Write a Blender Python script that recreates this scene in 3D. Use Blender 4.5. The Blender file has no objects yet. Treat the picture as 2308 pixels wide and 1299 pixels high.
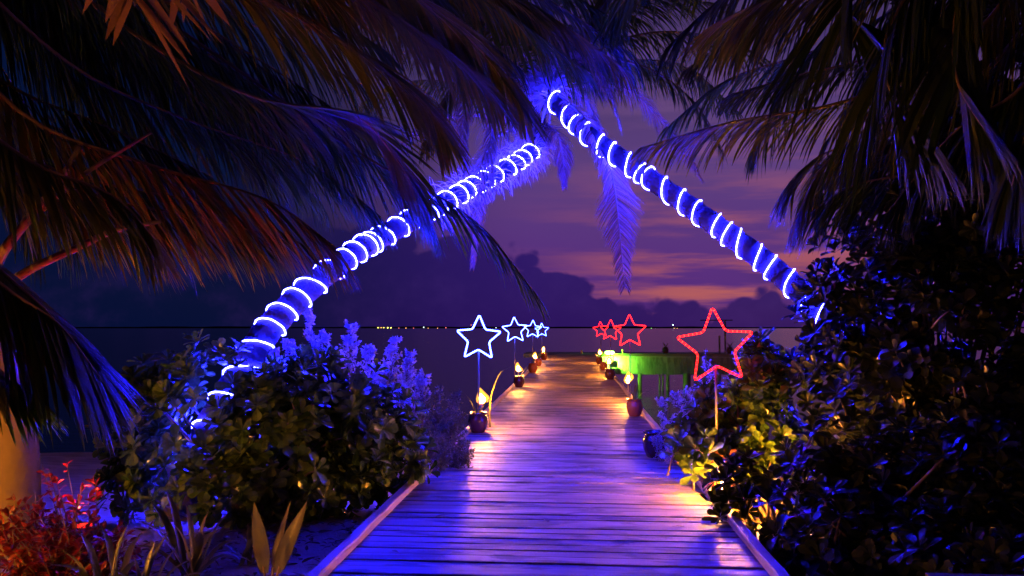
import bpy, math, random
from mathutils import Vector, Matrix, Quaternion

R = math.radians
scn = bpy.context.scene
COL = scn.collection

# ------------------------------------------------------------------ camera
FOC = 1795.0                      # focal length in pixels of a 2308 px wide frame (28 mm)
CAM = Vector((0.142, 0.0, 1.40))
YAW, PITCH = R(4.40), R(2.82)
cam_d = bpy.data.cameras.new('camera'); cam = bpy.data.objects.new('camera', cam_d); COL.objects.link(cam)
cam.location = CAM
cam.rotation_euler = (math.pi / 2 + PITCH, 0, YAW)
cam_d.sensor_width = 36.0; cam_d.lens = 28.0
cam_d.clip_start = 0.05; cam_d.clip_end = 20000
scn.camera = cam

# ------------------------------------------------------------------ node helpers
def nd(nt, typ, **kw):
    n = nt.nodes.new(typ)
    for k, v in kw.items():
        if k == 'i':
            for a, b in v.items(): n.inputs[a].default_value = b
        else: setattr(n, k, v)
    return n
def mth(nt, op, a, b=None, c=None, clamp=False):
    n = nt.nodes.new('ShaderNodeMath'); n.operation = op; n.use_clamp = clamp
    for k, v in enumerate((a, b, c)):
        if v is None: continue
        if isinstance(v, (int, float)): n.inputs[k].default_value = v
        else: nt.links.new(v, n.inputs[k])
    return n.outputs[0]
def mixc(nt, f, a, b, bt='MIX'):
    n = nt.nodes.new('ShaderNodeMix'); n.data_type = 'RGBA'; n.blend_type = bt
    for s, v in ((n.inputs['Factor'], f), (n.inputs['A'], a), (n.inputs['B'], b)):
        if isinstance(v, (int, float)): s.default_value = v
        elif isinstance(v, tuple): s.default_value = v if len(v) == 4 else (*v, 1)
        else: nt.links.new(v, s)
    return n.outputs['Result']
def sstep(nt, v, lo, hi):
    n = nt.nodes.new('ShaderNodeMapRange'); n.interpolation_type = 'SMOOTHSTEP'
    nt.links.new(v, n.inputs[0]); n.inputs[1].default_value = lo; n.inputs[2].default_value = hi
    return n.outputs[0]
def ramp(nt, v, stops):
    n = nt.nodes.new('ShaderNodeValToRGB'); cr = n.color_ramp
    while len(cr.elements) < len(stops): cr.elements.new(0.5)
    for e, (p, c) in zip(cr.elements, stops): e.position = p; e.color = (*c, 1)
    nt.links.new(v, n.inputs[0]); return n.outputs[0]

# ------------------------------------------------------------------ world: dusk sky
SKY_GAIN = 0.86
SUN_EL, SUN_AZ = R(1.5), R(14)          # the sun has just gone, ahead and to the right
world = bpy.data.worlds.new('World'); scn.world = world; world.use_nodes = True
nt = world.node_tree; nt.nodes.clear()
tc = nd(nt, 'ShaderNodeTexCoord'); sx = nd(nt, 'ShaderNodeSeparateXYZ'); nt.links.new(tc.outputs['Generated'], sx.inputs[0])
X, Y, Z = sx.outputs
def sky_noise(scx, scz, detail, rough, off):
    cb = nd(nt, 'ShaderNodeCombineXYZ')
    nt.links.new(mth(nt, 'MULTIPLY_ADD', X, scx, off), cb.inputs[0]); nt.links.new(mth(nt, 'MULTIPLY', Y, scx), cb.inputs[1]); nt.links.new(mth(nt, 'MULTIPLY', Z, scz), cb.inputs[2])
    n = nd(nt, 'ShaderNodeTexNoise', i={'Scale': 1.0, 'Detail': detail, 'Roughness': rough}); nt.links.new(cb.outputs[0], n.inputs['Vector'])
    return n.outputs['Fac']
streak = sky_noise(3.2, 30, 6, .55, 4.3)
broad = sky_noise(2.0, 9, 4, .5, 9.1)
puff = sky_noise(11, 13, 8, .62, 1.7)
puff2 = sky_noise(4.5, 4.5, 3, .5, 6.2)
base = ramp(nt, mth(nt, 'MULTIPLY', Z, 2.2, clamp=True), [(0, (.080, .019, .205)), (.16, (.105, .030, .235)), (.42, (.120, .055, .240)), (.70, (.080, .046, .165)), (1, (.035, .020, .09))])
dusk = ramp(nt, mth(nt, 'MULTIPLY', Z, 4.0, clamp=True), [(0, (.55, .13, .12)), (.3, (.44, .105, .15)), (.55, (.28, .080, .20)), (1, (.16, .075, .24))])
pk = mth(nt, 'MULTIPLY', sstep(nt, streak, .44, .62), mth(nt, 'MULTIPLY', sstep(nt, X, -.12, .16), mth(nt, 'SUBTRACT', 1.0, sstep(nt, Z, .20, .42))))
c = mixc(nt, pk, base, dusk)
gs = mth(nt, 'MULTIPLY', sstep(nt, broad, .50, .68), .55)
c = mixc(nt, gs, c, (.052, .022, .150))
navy = (.0012, .0065, .042)
lf = sstep(nt, X, -.42, -.04)
c = mixc(nt, lf, navy, c)
def billow(sc, off):
    cb = nd(nt, 'ShaderNodeCombineXYZ')
    nt.links.new(mth(nt, 'MULTIPLY_ADD', X, sc, off), cb.inputs[0]); nt.links.new(mth(nt, 'MULTIPLY', Y, sc), cb.inputs[1]); nt.links.new(mth(nt, 'MULTIPLY', Z, sc * 1.1), cb.inputs[2])
    v = nd(nt, 'ShaderNodeTexVoronoi', i={'Scale': 1.0}); v.feature = 'F1'; nt.links.new(cb.outputs[0], v.inputs['Vector']); return mth(nt, 'SUBTRACT', .5, v.outputs['Distance'])
bil = mth(nt, 'ADD', mth(nt, 'MULTIPLY', billow(9, 2.2), .075), mth(nt, 'ADD', mth(nt, 'MULTIPLY', billow(22, 5.1), .042), mth(nt, 'MULTIPLY', billow(52, 1.1), .022)))
hgt = mth(nt, 'ADD', mth(nt, 'MULTIPLY_ADD', X, -.24, .074), mth(nt, 'ADD', bil, mth(nt, 'ADD', mth(nt, 'MULTIPLY', mth(nt, 'SUBTRACT', puff, .5), .03), mth(nt, 'MULTIPLY', mth(nt, 'SUBTRACT', puff2, .5), .08))))
cm = sstep(nt, mth(nt, 'SUBTRACT', hgt, Z), -.004, .008)
cum_c = mixc(nt, sstep(nt, X, -.45, -.05), (.0015, .0055, .040), ramp(nt, mth(nt, 'MULTIPLY', Z, 6.0, clamp=True), [(0, (.022, .0065, .125)), (.5, (.027, .0085, .150)), (1, (.042, .016, .165))]))
cum_c = mixc(nt, mth(nt, 'MULTIPLY', sstep(nt, puff, .45, .75), .25), cum_c, (.060, .022, .20))
c = mixc(nt, cm, c, cum_c)
aft = mth(nt, 'ADD', mth(nt, 'MULTIPLY', X, math.sin(SUN_AZ)), mth(nt, 'MULTIPLY', Y, math.cos(SUN_AZ)))      # dusk: darker away from the afterglow
dim = mth(nt, 'MULTIPLY_ADD', sstep(nt, aft, -.5, .85), .8, .2)
c = mixc(nt, 1.0, c, dim, 'MULTIPLY')
sky = nd(nt, 'ShaderNodeTexSky', sky_type='NISHITA', sun_disc=False, sun_elevation=SUN_EL, sun_rotation=SUN_AZ)
bg1 = nd(nt, 'ShaderNodeBackground', i={'Strength': SKY_GAIN}); nt.links.new(c, bg1.inputs[0])
bg2 = nd(nt, 'ShaderNodeBackground', i={'Strength': 0.0005}); nt.links.new(sky.outputs[0], bg2.inputs[0])
ad = nd(nt, 'ShaderNodeAddShader'); nt.links.new(bg1.outputs[0], ad.inputs[0]); nt.links.new(bg2.outputs[0], ad.inputs[1])
world.cycles.sampling_method = 'MANUAL'; world.cycles.sample_map_resolution = 256
wo = nd(nt, 'ShaderNodeOutputWorld'); nt.links.new(ad.outputs[0], wo.inputs[0])

sun_d = bpy.data.lights.new('sun', 'SUN'); sun_d.energy = 0.0008; sun_d.angle = R(6); sun_d.color = (1, .72, .6)
sun = bpy.data.objects.new('sun', sun_d); COL.objects.link(sun)
sd = Vector((math.sin(SUN_AZ) * math.cos(SUN_EL), math.cos(SUN_AZ) * math.cos(SUN_EL), math.sin(SUN_EL)))
sun.rotation_euler = sd.to_track_quat('Z', 'Y').to_euler()

scn.view_settings.view_transform = 'Standard'; scn.view_settings.look = 'None'
scn.view_settings.exposure = 0.0; scn.view_settings.gamma = 1.0; scn.view_settings.use_curve_mapping = False
scn.cycles.use_denoising = True
scn.cycles.max_bounces = 4; scn.cycles.diffuse_bounces = 2; scn.cycles.glossy_bounces = 2; scn.cycles.transmission_bounces = 2
scn.cycles.sample_clamp_indirect = 6.0
scn.cycles.use_light_tree = True
scn.cycles.caustics_reflective = False; scn.cycles.caustics_refractive = False

# ------------------------------------------------------------------ geometry helpers
_rot = cam.rotation_euler.to_matrix()
_rt, _up, _fw = _rot @ Vector((1, 0, 0)), _rot @ Vector((0, 1, 0)), _rot @ Vector((0, 0, -1))
def at(px, py, y):
    """world point at distance y down the pier that the photograph shows at (px, py)"""
    d = _fw + _rt * ((px - 1154) / FOC) - _up * ((py - 649.5) / FOC)
    return CAM + d * (y / d.y)
def seen_at(p):
    d = p - CAM; k = FOC / d.dot(_fw)
    return 1154 + d.dot(_rt) * k, 649.5 - d.dot(_up) * k
UP = Vector((0, 0, 1))
rnd = random.Random(7)
def U(a, b): return rnd.uniform(a, b)
def perp(v):
    a = v.cross(UP)
    if a.length < 1e-4: a = Vector((1, 0, 0))
    return a.normalized()

class MB:
    def __init__(s): s.v = []; s.f = []
    def quad(s, a, b, c, d):
        n = len(s.v); s.v += [a, b, c, d]; s.f.append((n, n + 1, n + 2, n + 3))
    def box(s, x0, x1, y0, y1, z0, z1):
        n = len(s.v)
        s.v += [Vector(p) for p in ((x0, y0, z0), (x1, y0, z0), (x1, y1, z0), (x0, y1, z0), (x0, y0, z1), (x1, y0, z1), (x1, y1, z1), (x0, y1, z1))]
        s.f += [tuple(n + k for k in q) for q in ((3, 2, 1, 0), (4, 5, 6, 7), (0, 1, 5, 4), (1, 2, 6, 5), (2, 3, 7, 6), (3, 0, 4, 7))]
        return s
    def tube(s, pts, rad, n=8, closed=False, cap=True):
        pts = [Vector(p) for p in pts]; m = len(pts)
        if not hasattr(rad, '__len__'): rad = [rad] * m
        T = []
        for i in range(m):
            a = pts[(i - 1) % m] if (closed or i > 0) else pts[0]
            b = pts[(i + 1) % m] if (closed or i < m - 1) else pts[-1]
            T.append((b - a).normalized())
        N = perp(T[0]); base = len(s.v)
        for i in range(m):
            N = (N - T[i] * N.dot(T[i])).normalized(); B = T[i].cross(N)
            for k in range(n):
                a = 2 * math.pi * k / n
                s.v.append(pts[i] + (N * math.cos(a) + B * math.sin(a)) * rad[i])
        for i in range(m if closed else m - 1):
            j = (i + 1) % m
            for k in range(n):
                l = (k + 1) % n
                s.f.append((base + i * n + k, base + i * n + l, base + j * n + l, base + j * n + k))
        if cap and not closed:
            s.f.append(tuple(base + k for k in reversed(range(n)))); s.f.append(tuple(base + (m - 1) * n + k for k in range(n)))
        return s
    def lathe(s, prof, n=20, c=(0, 0, 0)):
        c = Vector(c); b = len(s.v)
        for r, z in prof:
            for k in range(n):
                a = 2 * math.pi * k / n
                s.v.append(c + Vector((r * math.cos(a), r * math.sin(a), z)))
        for i in range(len(prof) - 1):
            for k in range(n):
                l = (k + 1) % n
                s.f.append((b + i * n + k, b + i * n + l, b + (i + 1) * n + l, b + (i + 1) * n + k))
        s.f.append(tuple(b + k for k in reversed(range(n)))); s.f.append(tuple(b + (len(prof) - 1) * n + k for k in range(n)))
        return s
    def ball(s, c, r, n=8, m=5):
        return s.lathe([(max(1e-4, r * math.sin(math.pi * i / m)), -r * math.cos(math.pi * i / m)) for i in range(m + 1)], n, c)
    def leaf(s, p, d, nrm, L, W, bend=.3, prof=((0, .10), (.25, .36), (.55, .85), (.8, 1.0), (.95, .62)), fold=.25):
        """one leaf: two rows of quads either side of a midrib; p base, d direction, nrm upper side"""
        d = d.normalized(); sd_ = d.cross(nrm)
        if sd_.length < 1e-4: sd_ = perp(d)
        sd_.normalize(); nrm = sd_.cross(d).normalized()
        b = len(s.v); q = p.copy(); last = 0; dd = d.copy()
        for t, w in prof:
            dd = (dd - nrm * bend * (t - last)).normalized()
            q = q + dd * (L * (t - last)); last = t
            e = nrm * (fold * W * .5 * w)
            s.v += [q - sd_ * (W * .5 * w) + e, q.copy(), q + sd_ * (W * .5 * w) + e]
        s.v.append(q + (dd - nrm * bend * (1 - last)).normalized() * L * (1 - last))
        m = len(prof)
        for i in range(m - 1):
            o = b + 3 * i
            s.f += [(o, o + 1, o + 4, o + 3), (o + 1, o + 2, o + 5, o + 4)]
        o = b + 3 * (m - 1); s.f += [(o, o + 1, b + 3 * m), (o + 1, o + 2, b + 3 * m)]
        return s
    def blade(s, p, d, W, L, droop, seg=5, wref=None, prof=(.7, 1, .95, .8, .55, .04), grav=Vector((0, 0, -1))):
        """a strap-shaped leaflet that falls under its own weight"""
        d = d.normalized(); b = len(s.v); q = p.copy()
        sd_ = d.cross(wref if wref else UP)
        if sd_.length < 1e-3: sd_ = perp(d)
        sd_.normalize()
        for i in range(seg + 1):
            w = W * .5 * prof[min(i, len(prof) - 1)] if i < seg else W * .02
            s.v += [q - sd_ * w, q + sd_ * w]
            d = (d + grav * (droop / seg) * (.5 + i * .35)).normalized()
            q = q + d * (L / seg)
        for i in range(seg): s.f.append((b + 2 * i, b + 2 * i + 1, b + 2 * i + 3, b + 2 * i + 2))
        return s
    def mesh(s, name, mat, smooth=False):
        me = bpy.data.meshes.new(name); me.from_pydata([tuple(v) for v in s.v], [], s.f)
        if mat: me.materials.append(mat)
        if smooth: me.polygons.foreach_set('use_smooth', [True] * len(me.polygons))
        me.update(); return me
    def build(s, name, mat, parent=None, smooth=False, kind=None):
        return link(name, s.mesh(name, mat, smooth), parent, kind)

def link(name, me, parent=None, kind=None, mat=None):
    o = bpy.data.objects.new(name, me); COL.objects.link(o)
    if mat is not None: o.matrix_basis = mat
    if parent is not None:
        o.parent = parent
        if parent.type == 'EMPTY' and not parent.get('_local'): o.matrix_parent_inverse = Matrix.Translation(-parent.location)
    if kind: o['kind'] = kind
    return o
def tag(o, label, cat, group=None, kind=None):
    o['label'] = label
    if cat: o['category'] = cat
    if group: o['group'] = group
    if kind: o['kind'] = kind
    return o
def thing(name, loc, label, cat, group=None, local=False):
    o = bpy.data.objects.new(name, None); COL.objects.link(o); o.location = loc; o.empty_display_size = .1
    if local: o['_local'] = 1
    return tag(o, label, cat, group)
def copy_tree(o, parent=None):
    c = o.copy(); COL.objects.link(c)
    if parent is not None: c.parent = parent
    for ch in list(o.children): copy_tree(ch, c)
    return c
def spline(ctrl, n):
    """Catmull-Rom through the control points, n samples"""
    P = [Vector(p) for p in ctrl]; P = [P[0] * 2 - P[1]] + P + [P[-1] * 2 - P[-2]]
    out = []; m = len(P) - 3
    for i in range(n):
        t = i / (n - 1) * m; k = min(int(t), m - 1); t -= k
        a, b, c, d = P[k:k + 4]
        out.append(.5 * ((2 * b) + (c - a) * t + (2 * a - 5 * b + 4 * c - d) * t * t + (3 * b - a - 3 * c + d) * t ** 3))
    return out

# ------------------------------------------------------------------ materials
def mat(name):
    m = bpy.data.materials.new(name); m.use_nodes = True; t = m.node_tree
    return m, t, t.nodes['Principled BSDF'], t.nodes['Material Output']
def bumpn(t, b, h, strength, dist):
    n = nd(t, 'ShaderNodeBump', i={'Strength': strength, 'Distance': dist}); t.links.new(h, n.inputs['Height']); t.links.new(n.outputs[0], b.inputs['Normal'])
def plain(name, col, rough=.6, metal=0.0, var=.25, scale=20, bump=.2, bdist=.004, coat=0):
    m, t, b, o = mat(name)
    c = nd(t, 'ShaderNodeTexCoord'); n = nd(t, 'ShaderNodeTexNoise', i={'Scale': scale, 'Detail': 6, 'Roughness': .6}); t.links.new(c.outputs['Object'], n.inputs['Vector'])
    lo = tuple(x * (1 - var) for x in col); hi = tuple(min(1, x * (1 + var)) for x in col)
    t.links.new(mixc(t, n.outputs['Fac'], lo, hi), b.inputs['Base Color'])
    b.inputs['Roughness'].default_value = rough; b.inputs['Metallic'].default_value = metal; b.inputs['Coat Weight'].default_value = coat
    bumpn(t, b, n.outputs['Fac'], bump, bdist)
    return m
def emis(name, col, strength):
    m = bpy.data.materials.new(name); m.use_nodes = True; t = m.node_tree; t.nodes.clear()
    e = nd(t, 'ShaderNodeEmission', i={'Color': (*col, 1), 'Strength': strength}); o = nd(t, 'ShaderNodeOutputMaterial')
    t.links.new(e.outputs[0], o.inputs[0]); return m
def leafm(name, a, b_, rough=.38, trans=.25, spec=.5):
    """leaf: colour varies leaf by leaf; some light comes through"""
    m, t, b, o = mat(name)
    g = nd(t, 'ShaderNodeNewGeometry'); oi = nd(t, 'ShaderNodeObjectInfo')
    f = mth(t, 'FRACT', mth(t, 'ADD', g.outputs['Random Per Island'], oi.outputs['Random']))
    n = nd(t, 'ShaderNodeTexNoise', i={'Scale': 60, 'Detail': 3}); c = nd(t, 'ShaderNodeTexCoord'); t.links.new(c.outputs['Object'], n.inputs['Vector'])
    f2 = mth(t, 'MULTIPLY_ADD', mth(t, 'SUBTRACT', n.outputs['Fac'], .5), .7, f, clamp=True)
    colr = mixc(t, f2, a, b_)
    t.links.new(colr, b.inputs['Base Color']); b.inputs['Roughness'].default_value = rough; b.inputs['Specular IOR Level'].default_value = spec
    tr = nd(t, 'ShaderNodeBsdfTranslucent'); t.links.new(colr, tr.inputs[0])
    mx = nd(t, 'ShaderNodeMixShader', i={0: trans}); t.links.new(b.outputs[0], mx.inputs[1]); t.links.new(tr.outputs[0], mx.inputs[2]); t.links.new(mx.outputs[0], o.inputs[0])
    return m
def wood(name, a, b_, rlo, rhi, axis=0, worn=.0):
    """weathered timber: grain along one axis, every board its own tone"""
    m, t, b, o = mat(name)
    c = nd(t, 'ShaderNodeTexCoord'); oi = nd(t, 'ShaderNodeObjectInfo')
    mp = nd(t, 'ShaderNodeMapping'); s = [34, 34, 34]; s[axis] = 1.6; mp.inputs['Scale'].default_value = s
    off = nd(t, 'ShaderNodeCombineXYZ'); r9 = mth(t, 'MULTIPLY', oi.outputs['Random'], 91)
    for k in range(3): t.links.new(r9, off.inputs[k])
    t.links.new(c.outputs['Object'], mp.inputs[0]); t.links.new(off.outputs[0], mp.inputs['Location'])
    g = nd(t, 'ShaderNodeTexNoise', i={'Scale': 1.0, 'Detail': 7, 'Roughness': .65}); t.links.new(mp.outputs[0], g.inputs['Vector'])
    gp = nd(t, 'ShaderNodeNewGeometry')
    mp2 = nd(t, 'ShaderNodeMapping'); s2 = [5.5, 5.5, 5.5]; s2[axis] = 1.5; mp2.inputs['Scale'].default_value = s2; t.links.new(gp.outputs['Position'], mp2.inputs[0])
    w = nd(t, 'ShaderNodeTexNoise', i={'Scale': 1.0, 'Detail': 8, 'Roughness': .62, 'Distortion': .4}); t.links.new(mp2.outputs[0], w.inputs['Vector'])
    wm = sstep(t, w.outputs['Fac'], .47, .58)
    tone = mth(t, 'MULTIPLY_ADD', oi.outputs['Random'], .55, mth(t, 'MULTIPLY', g.outputs['Fac'], .65), clamp=True)
    col = mixc(t, tone, a, b_)
    col = mixc(t, mth(t, 'MULTIPLY', wm, worn), col, tuple(x * .42 for x in a))
    t.links.new(col, b.inputs['Base Color'])
    rr = mth(t, 'MULTIPLY_ADD', w.outputs['Fac'], rhi - rlo, rlo); t.links.new(rr, b.inputs['Roughness'])
    h = mth(t, 'MULTIPLY_ADD', g.outputs['Fac'], .8, mth(t, 'MULTIPLY', wm, -.35 * worn))
    bumpn(t, b, h, .55, .006)
    return m

M = {}
M['plank'] = wood('plank_wood', (.115, .080, .062), (.36, .275, .235), .38, .72, 0, .8)
M['kerb'] = wood('kerb_wood', (.30, .21, .15), (.50, .38, .28), .45, .75, 1, .3)
M['pile'] = wood('pile_wood', (.10, .075, .055), (.2, .16, .12), .6, .9, 2)
M['concrete'] = plain('jetty_concrete', (.34, .33, .31), .85, var=.35, scale=2.5, bump=.4, bdist=.03)
M['board'] = wood('jetty_boards', (.13, .115, .085), (.28, .25, .19), .6, .9, 2, .5)
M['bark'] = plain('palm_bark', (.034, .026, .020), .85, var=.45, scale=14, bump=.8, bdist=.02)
M['tree_bark'] = plain('tree_bark', (.13, .095, .075), .8, var=.35, scale=9, bump=.6, bdist=.015)
M['fibre'] = leafm('sheath_fibre', (.30, .23, .16), (.44, .36, .28), .8, .25, .2)
M['stem'] = plain('stem', (.16, .12, .07), .7, scale=30)
M['petiole'] = plain('frond_rib', (.22, .15, .06), .5, scale=8)
M['frond'] = leafm('frond_green', (.020, .075, .006), (.070, .130, .011), .55, .22, .2)
M['frond_warm'] = leafm('frond_warm_tint', (.050, .090, .006), (.17, .155, .013), .55, .28, .2)  # warm torchlight mixed into the frond colour
M['frond_dry'] = leafm('frond_dry', (.17, .115, .060), (.34, .23, .13), .7, .3, .15)
M['frond_torchlit'] = leafm('frond_torchlit', (.17, .095, .012), (.34, .17, .025), .5, .3, .3)  # orange torchlight put into the colour of the nearest frond ends
M['frond_shaded'] = leafm('frond_shaded', (.012, .034, .004), (.040, .058, .007), .55, .12, .2)  # frond green darkened to stand for deep shade
M['scaevola'] = leafm('beach_cabbage_leaf', (.038, .100, .012), (.14, .220, .034), .24, .22, .6)
M['shaded_leaf'] = leafm('shaded_glossy_leaf', (.010, .020, .006), (.030, .038, .010), .30, .06, .35)  # leaf colour darkened for the unlit bushes on the right
M['silver'] = leafm('silver_leaf', (.46, .44, .44), (.68, .64, .62), .65, .25, .25)
M['smallleaf'] = leafm('small_green_leaf', (.10, .13, .05), (.22, .22, .10), .5, .25)
M['litter'] = leafm('leaf_litter', (.03, .022, .012), (.14, .10, .055), .7, .1, .2)
M['red_lit_leaf'] = leafm('red_lit_foliage', (.12, .008, .006), (.27, .018, .010), .42, .25)  # green leaves coloured red, the red light put into the base colour
M['strap'] = leafm('strap_leaf', (.05, .065, .008), (.13, .11, .016), .38, .3)
M['terracotta'] = plain('glazed_terracotta', (.24, .062, .02), .22, var=.3, scale=6, coat=.5, bump=.1)
M['dark_glaze'] = plain('dark_glazed_clay', (.075, .020, .014), .2, var=.3, scale=6, coat=.5, bump=.1)
M['soil'] = plain('soil', (.06, .045, .03), .95, scale=60, bump=.8, bdist=.01)
M['pole'] = plain('painted_steel', (.22, .20, .19), .45, metal=.3, var=.1)
M['bamboo'] = plain('bamboo', (.48, .36, .17), .5, scale=10)
M['metal_dark'] = plain('dark_metal', (.06, .06, .06), .45, metal=.6)
M['timber'] = wood('ledge_wood', (.34, .2, .1), (.5, .32, .17), .4, .7, 0)
M['island'] = plain('far_trees', (.012, .016, .012), .95, scale=.05)
M['blue_rope'] = emis('blue_rope_light', (.0080, .0085, 1.0), 1250)
M['blue_star'] = emis('blue_star_light', (.030, .055, 1.0), 60)
M['red_tube'] = emis('red_rope_tube', (1.0, .004, .006), 11)
M['red_bulb'] = emis('red_rope_bulb', (1.0, .022, .014), 13.0)
M['flame_core'] = emis('flame_core', (1.0, .31, .026), 6400)
m = bpy.data.materials.new('flame_sheath'); m.use_nodes = True; t = m.node_tree; t.nodes.clear(); M['flame'] = m
e = nd(t, 'ShaderNodeEmission', i={'Color': (1, .40, .03, 1), 'Strength': 4.0}); tp = nd(t, 'ShaderNodeBsdfTransparent'); lw = nd(t, 'ShaderNodeLayerWeight', i={'Blend': .35})
mx = nd(t, 'ShaderNodeMixShader'); t.links.new(mth(t, 'MULTIPLY_ADD', lw.outputs['Facing'], .55, .45, clamp=True), mx.inputs[0]); t.links.new(e.outputs[0], mx.inputs[1]); t.links.new(tp.outputs[0], mx.inputs[2])
o = nd(t, 'ShaderNodeOutputMaterial'); t.links.new(mx.outputs[0], o.inputs[0])
M['green_lamp'] = emis('green_lamp', (.16, 1.0, .05), 45)
M['green_lens'] = emis('green_lens', (.22, 1.0, .04), 1500)
M['red_lens'] = emis('red_lens', (1.0, .02, .012), 3)

# sea
m, t, b, o = mat('sea_water'); M['sea'] = m
b.inputs['Base Color'].default_value = (.010, .008, .045, 1); b.inputs['Roughness'].default_value = .16; b.inputs['IOR'].default_value = 1.33
g = nd(t, 'ShaderNodeNewGeometry'); mp = nd(t, 'ShaderNodeMapping'); mp.inputs['Scale'].default_value = (.55, 1.5, 1); t.links.new(g.outputs['Position'], mp.inputs[0])
n1 = nd(t, 'ShaderNodeTexNoise', i={'Scale': 1.3, 'Detail': 5, 'Roughness': .55}); t.links.new(mp.outputs[0], n1.inputs['Vector'])
bumpn(t, b, n1.outputs['Fac'], .45, .14)
# sand
m, t, b, o = mat('beach_sand'); M['sand'] = m
g = nd(t, 'ShaderNodeNewGeometry')
n1 = nd(t, 'ShaderNodeTexNoise', i={'Scale': 1.4, 'Detail': 8, 'Roughness': .6}); t.links.new(g.outputs['Position'], n1.inputs['Vector'])
n2 = nd(t, 'ShaderNodeTexNoise', i={'Scale': 45, 'Detail': 6, 'Roughness': .7}); t.links.new(g.outputs['Position'], n2.inputs['Vector'])
t.links.new(mixc(t, sstep(t, n1.outputs['Fac'], .35, .65), (.23, .20, .16), (.38, .34, .28)), b.inputs['Base Color']); b.inputs['Roughness'].default_value = .9
bumpn(t, b, mth(t, 'MULTIPLY_ADD', n1.outputs['Fac'], 3.0, n2.outputs['Fac']), .6, .05)

# ------------------------------------------------------------------ sea, beach, far shore
SEA_Z = -1.90
mb = MB(); mb.quad(*[Vector(p) for p in ((-9000, -200, SEA_Z), (9000, -200, SEA_Z), (9000, 12000, SEA_Z), (-9000, 12000, SEA_Z))])
tag(mb.build('sea', M['sea']), 'calm dark violet sea reaching to the horizon', None, kind='structure')
def ground_z(x, y):
    z = -.12 if y < 6 else -.12 - (y - 6) * .127
    if x > 0: z -= 0
    z += .03 * math.sin(x * 1.3 + y * .6) + .02 * math.sin(x * 3.1 - y * 2.3)
    return max(z, -4)
mb = MB(); xs = [-260, -120, -60, -35] + [-24 + k * .6 for k in range(81)] + [35, 60, 120, 260]; ys = [-190, -60, -20] + [-8 + k * .6 for k in range(64)] + [36]
for y in ys:
    for x in xs: mb.v.append(Vector((x, y, ground_z(x, y))))
W_ = len(xs)
for j in range(len(ys) - 1):
    for i in range(W_ - 1): mb.f.append((j * W_ + i, j * W_ + i + 1, (j + 1) * W_ + i + 1, (j + 1) * W_ + i))
tag(mb.build('beach', M['sand'], smooth=True), 'pale sand beach sloping down to the water on both sides of the pier', None, kind='structure')

mb = MB(); prev = None; n = 240
for k in range(n + 1):
    x = -2600 + k * 24; h = .1 + 2.4 * abs(math.sin(k * .37) * math.sin(k * .113 + 1)) + U(0, .8)
    if 130 < k < 160: h *= .5
    mb.v += [Vector((x, 2400, SEA_Z - .5)), Vector((x, 2400, SEA_Z + 3.4 + h)), Vector((x, 2430, SEA_Z + 3.4 + h)), Vector((x, 2460, SEA_Z - .5))]
    if k:
        a = (k - 1) * 4
        for q in range(3): mb.f.append((a + q, a + q + 4, a + q + 5, a + q + 1))
tag(mb.build('distant_island', M['island']), 'low dark wooded shore along the horizon', None, kind='structure')
far = [(852, 739, 'y', .42), (859, 739, 'o', .36), (865, 739, 'y', .36), (874, 739, 'y', .5), (881, 739, 'y', .46), (899, 740, 'r', .32), (915, 740, 'o', .32), (932, 740, 'r', .3), (955, 738, 'w', .4), (965, 740, 'o', .26), (986, 740, 'o', .3), (1005, 739, 'r', .36), (1062, 733, 'r', .3), (1118, 739, 'w', .3), (1468, 741, 'g', .5), (1479, 741, 'w', .26), (1517, 733, 'w', .46), (1520, 741, 'o', .42), (1526, 741, 'o', .4)]
fm = {'y': emis('far_yellow', (1, .72, .12), 7), 'o': emis('far_orange', (1, .42, .1), 6), 'r': emis('far_red', (1, .2, .16), 4), 'w': emis('far_white', (.7, .95, .9), 5), 'g': emis('far_green', (.25, 1, .2), 4)}
fn = {'y': 'tiny yellow lamp among the lights on the far shore', 'o': 'tiny orange lamp among the lights on the far shore', 'r': 'tiny reddish lamp among the lights on the far shore', 'w': 'tiny white lamp among the lights on the far shore', 'g': 'tiny green lamp on the far shore right of the red stars'}
for px, py, k, r in far:
    p = at(px, py, 2390); mb = MB(); mb.ball(p, r * 3.3, 8, 6)
    l = mb.build('shore_lamp', fm[k]); tag(l, fn[k], 'lamp', 'lamps on the far shore' if k == 'g' else {'y': 'yellow', 'o': 'orange', 'r': 'red', 'w': 'white'}[k] + ' lamps on the far shore')

# ------------------------------------------------------------------ pier
HALF, KW, KH = 1.305, .068, .052
pier = thing('pier', (0, 20, -.2), 'weathered plank boardwalk pier running straight out to sea', 'pier')
PW = .137
var = []
for k in range(7):
    mb = MB(); r2 = random.Random(100 + k); w = PW * .5 - .004 - r2.uniform(0, .003); n = 10
    for i in range(n + 1):
        x = -HALF + .004 + (2 * HALF - .008) * i / n
        e0, e1 = r2.uniform(-.0025, .002), r2.uniform(-.0025, .002); zz = r2.uniform(-.0012, .0012); cup = r2.uniform(-.0012, .0022)
        mb.v += [Vector((x, -w + e0, -.035)), Vector((x, -w + e0, zz - .003)), Vector((x, -w + .006, zz)), Vector((x, 0, zz - cup)), Vector((x, w - .006, zz)), Vector((x, w + e1, zz - .003)), Vector((x, w + e1, -.035))]
        if i:
            a = (i - 1) * 7
            for q in range(6): mb.f.append((a + q, a + q + 7, a + q + 8, a + q + 1))
            mb.f.append((a + 6, a + 13, a + 7, a))
    mb.f += [(0, 1, 2, 3, 4, 5, 6), tuple(n * 7 + q for q in (6, 5, 4, 3, 2, 1, 0))]
    var.append(mb.mesh('plank', M['plank']))
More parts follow.
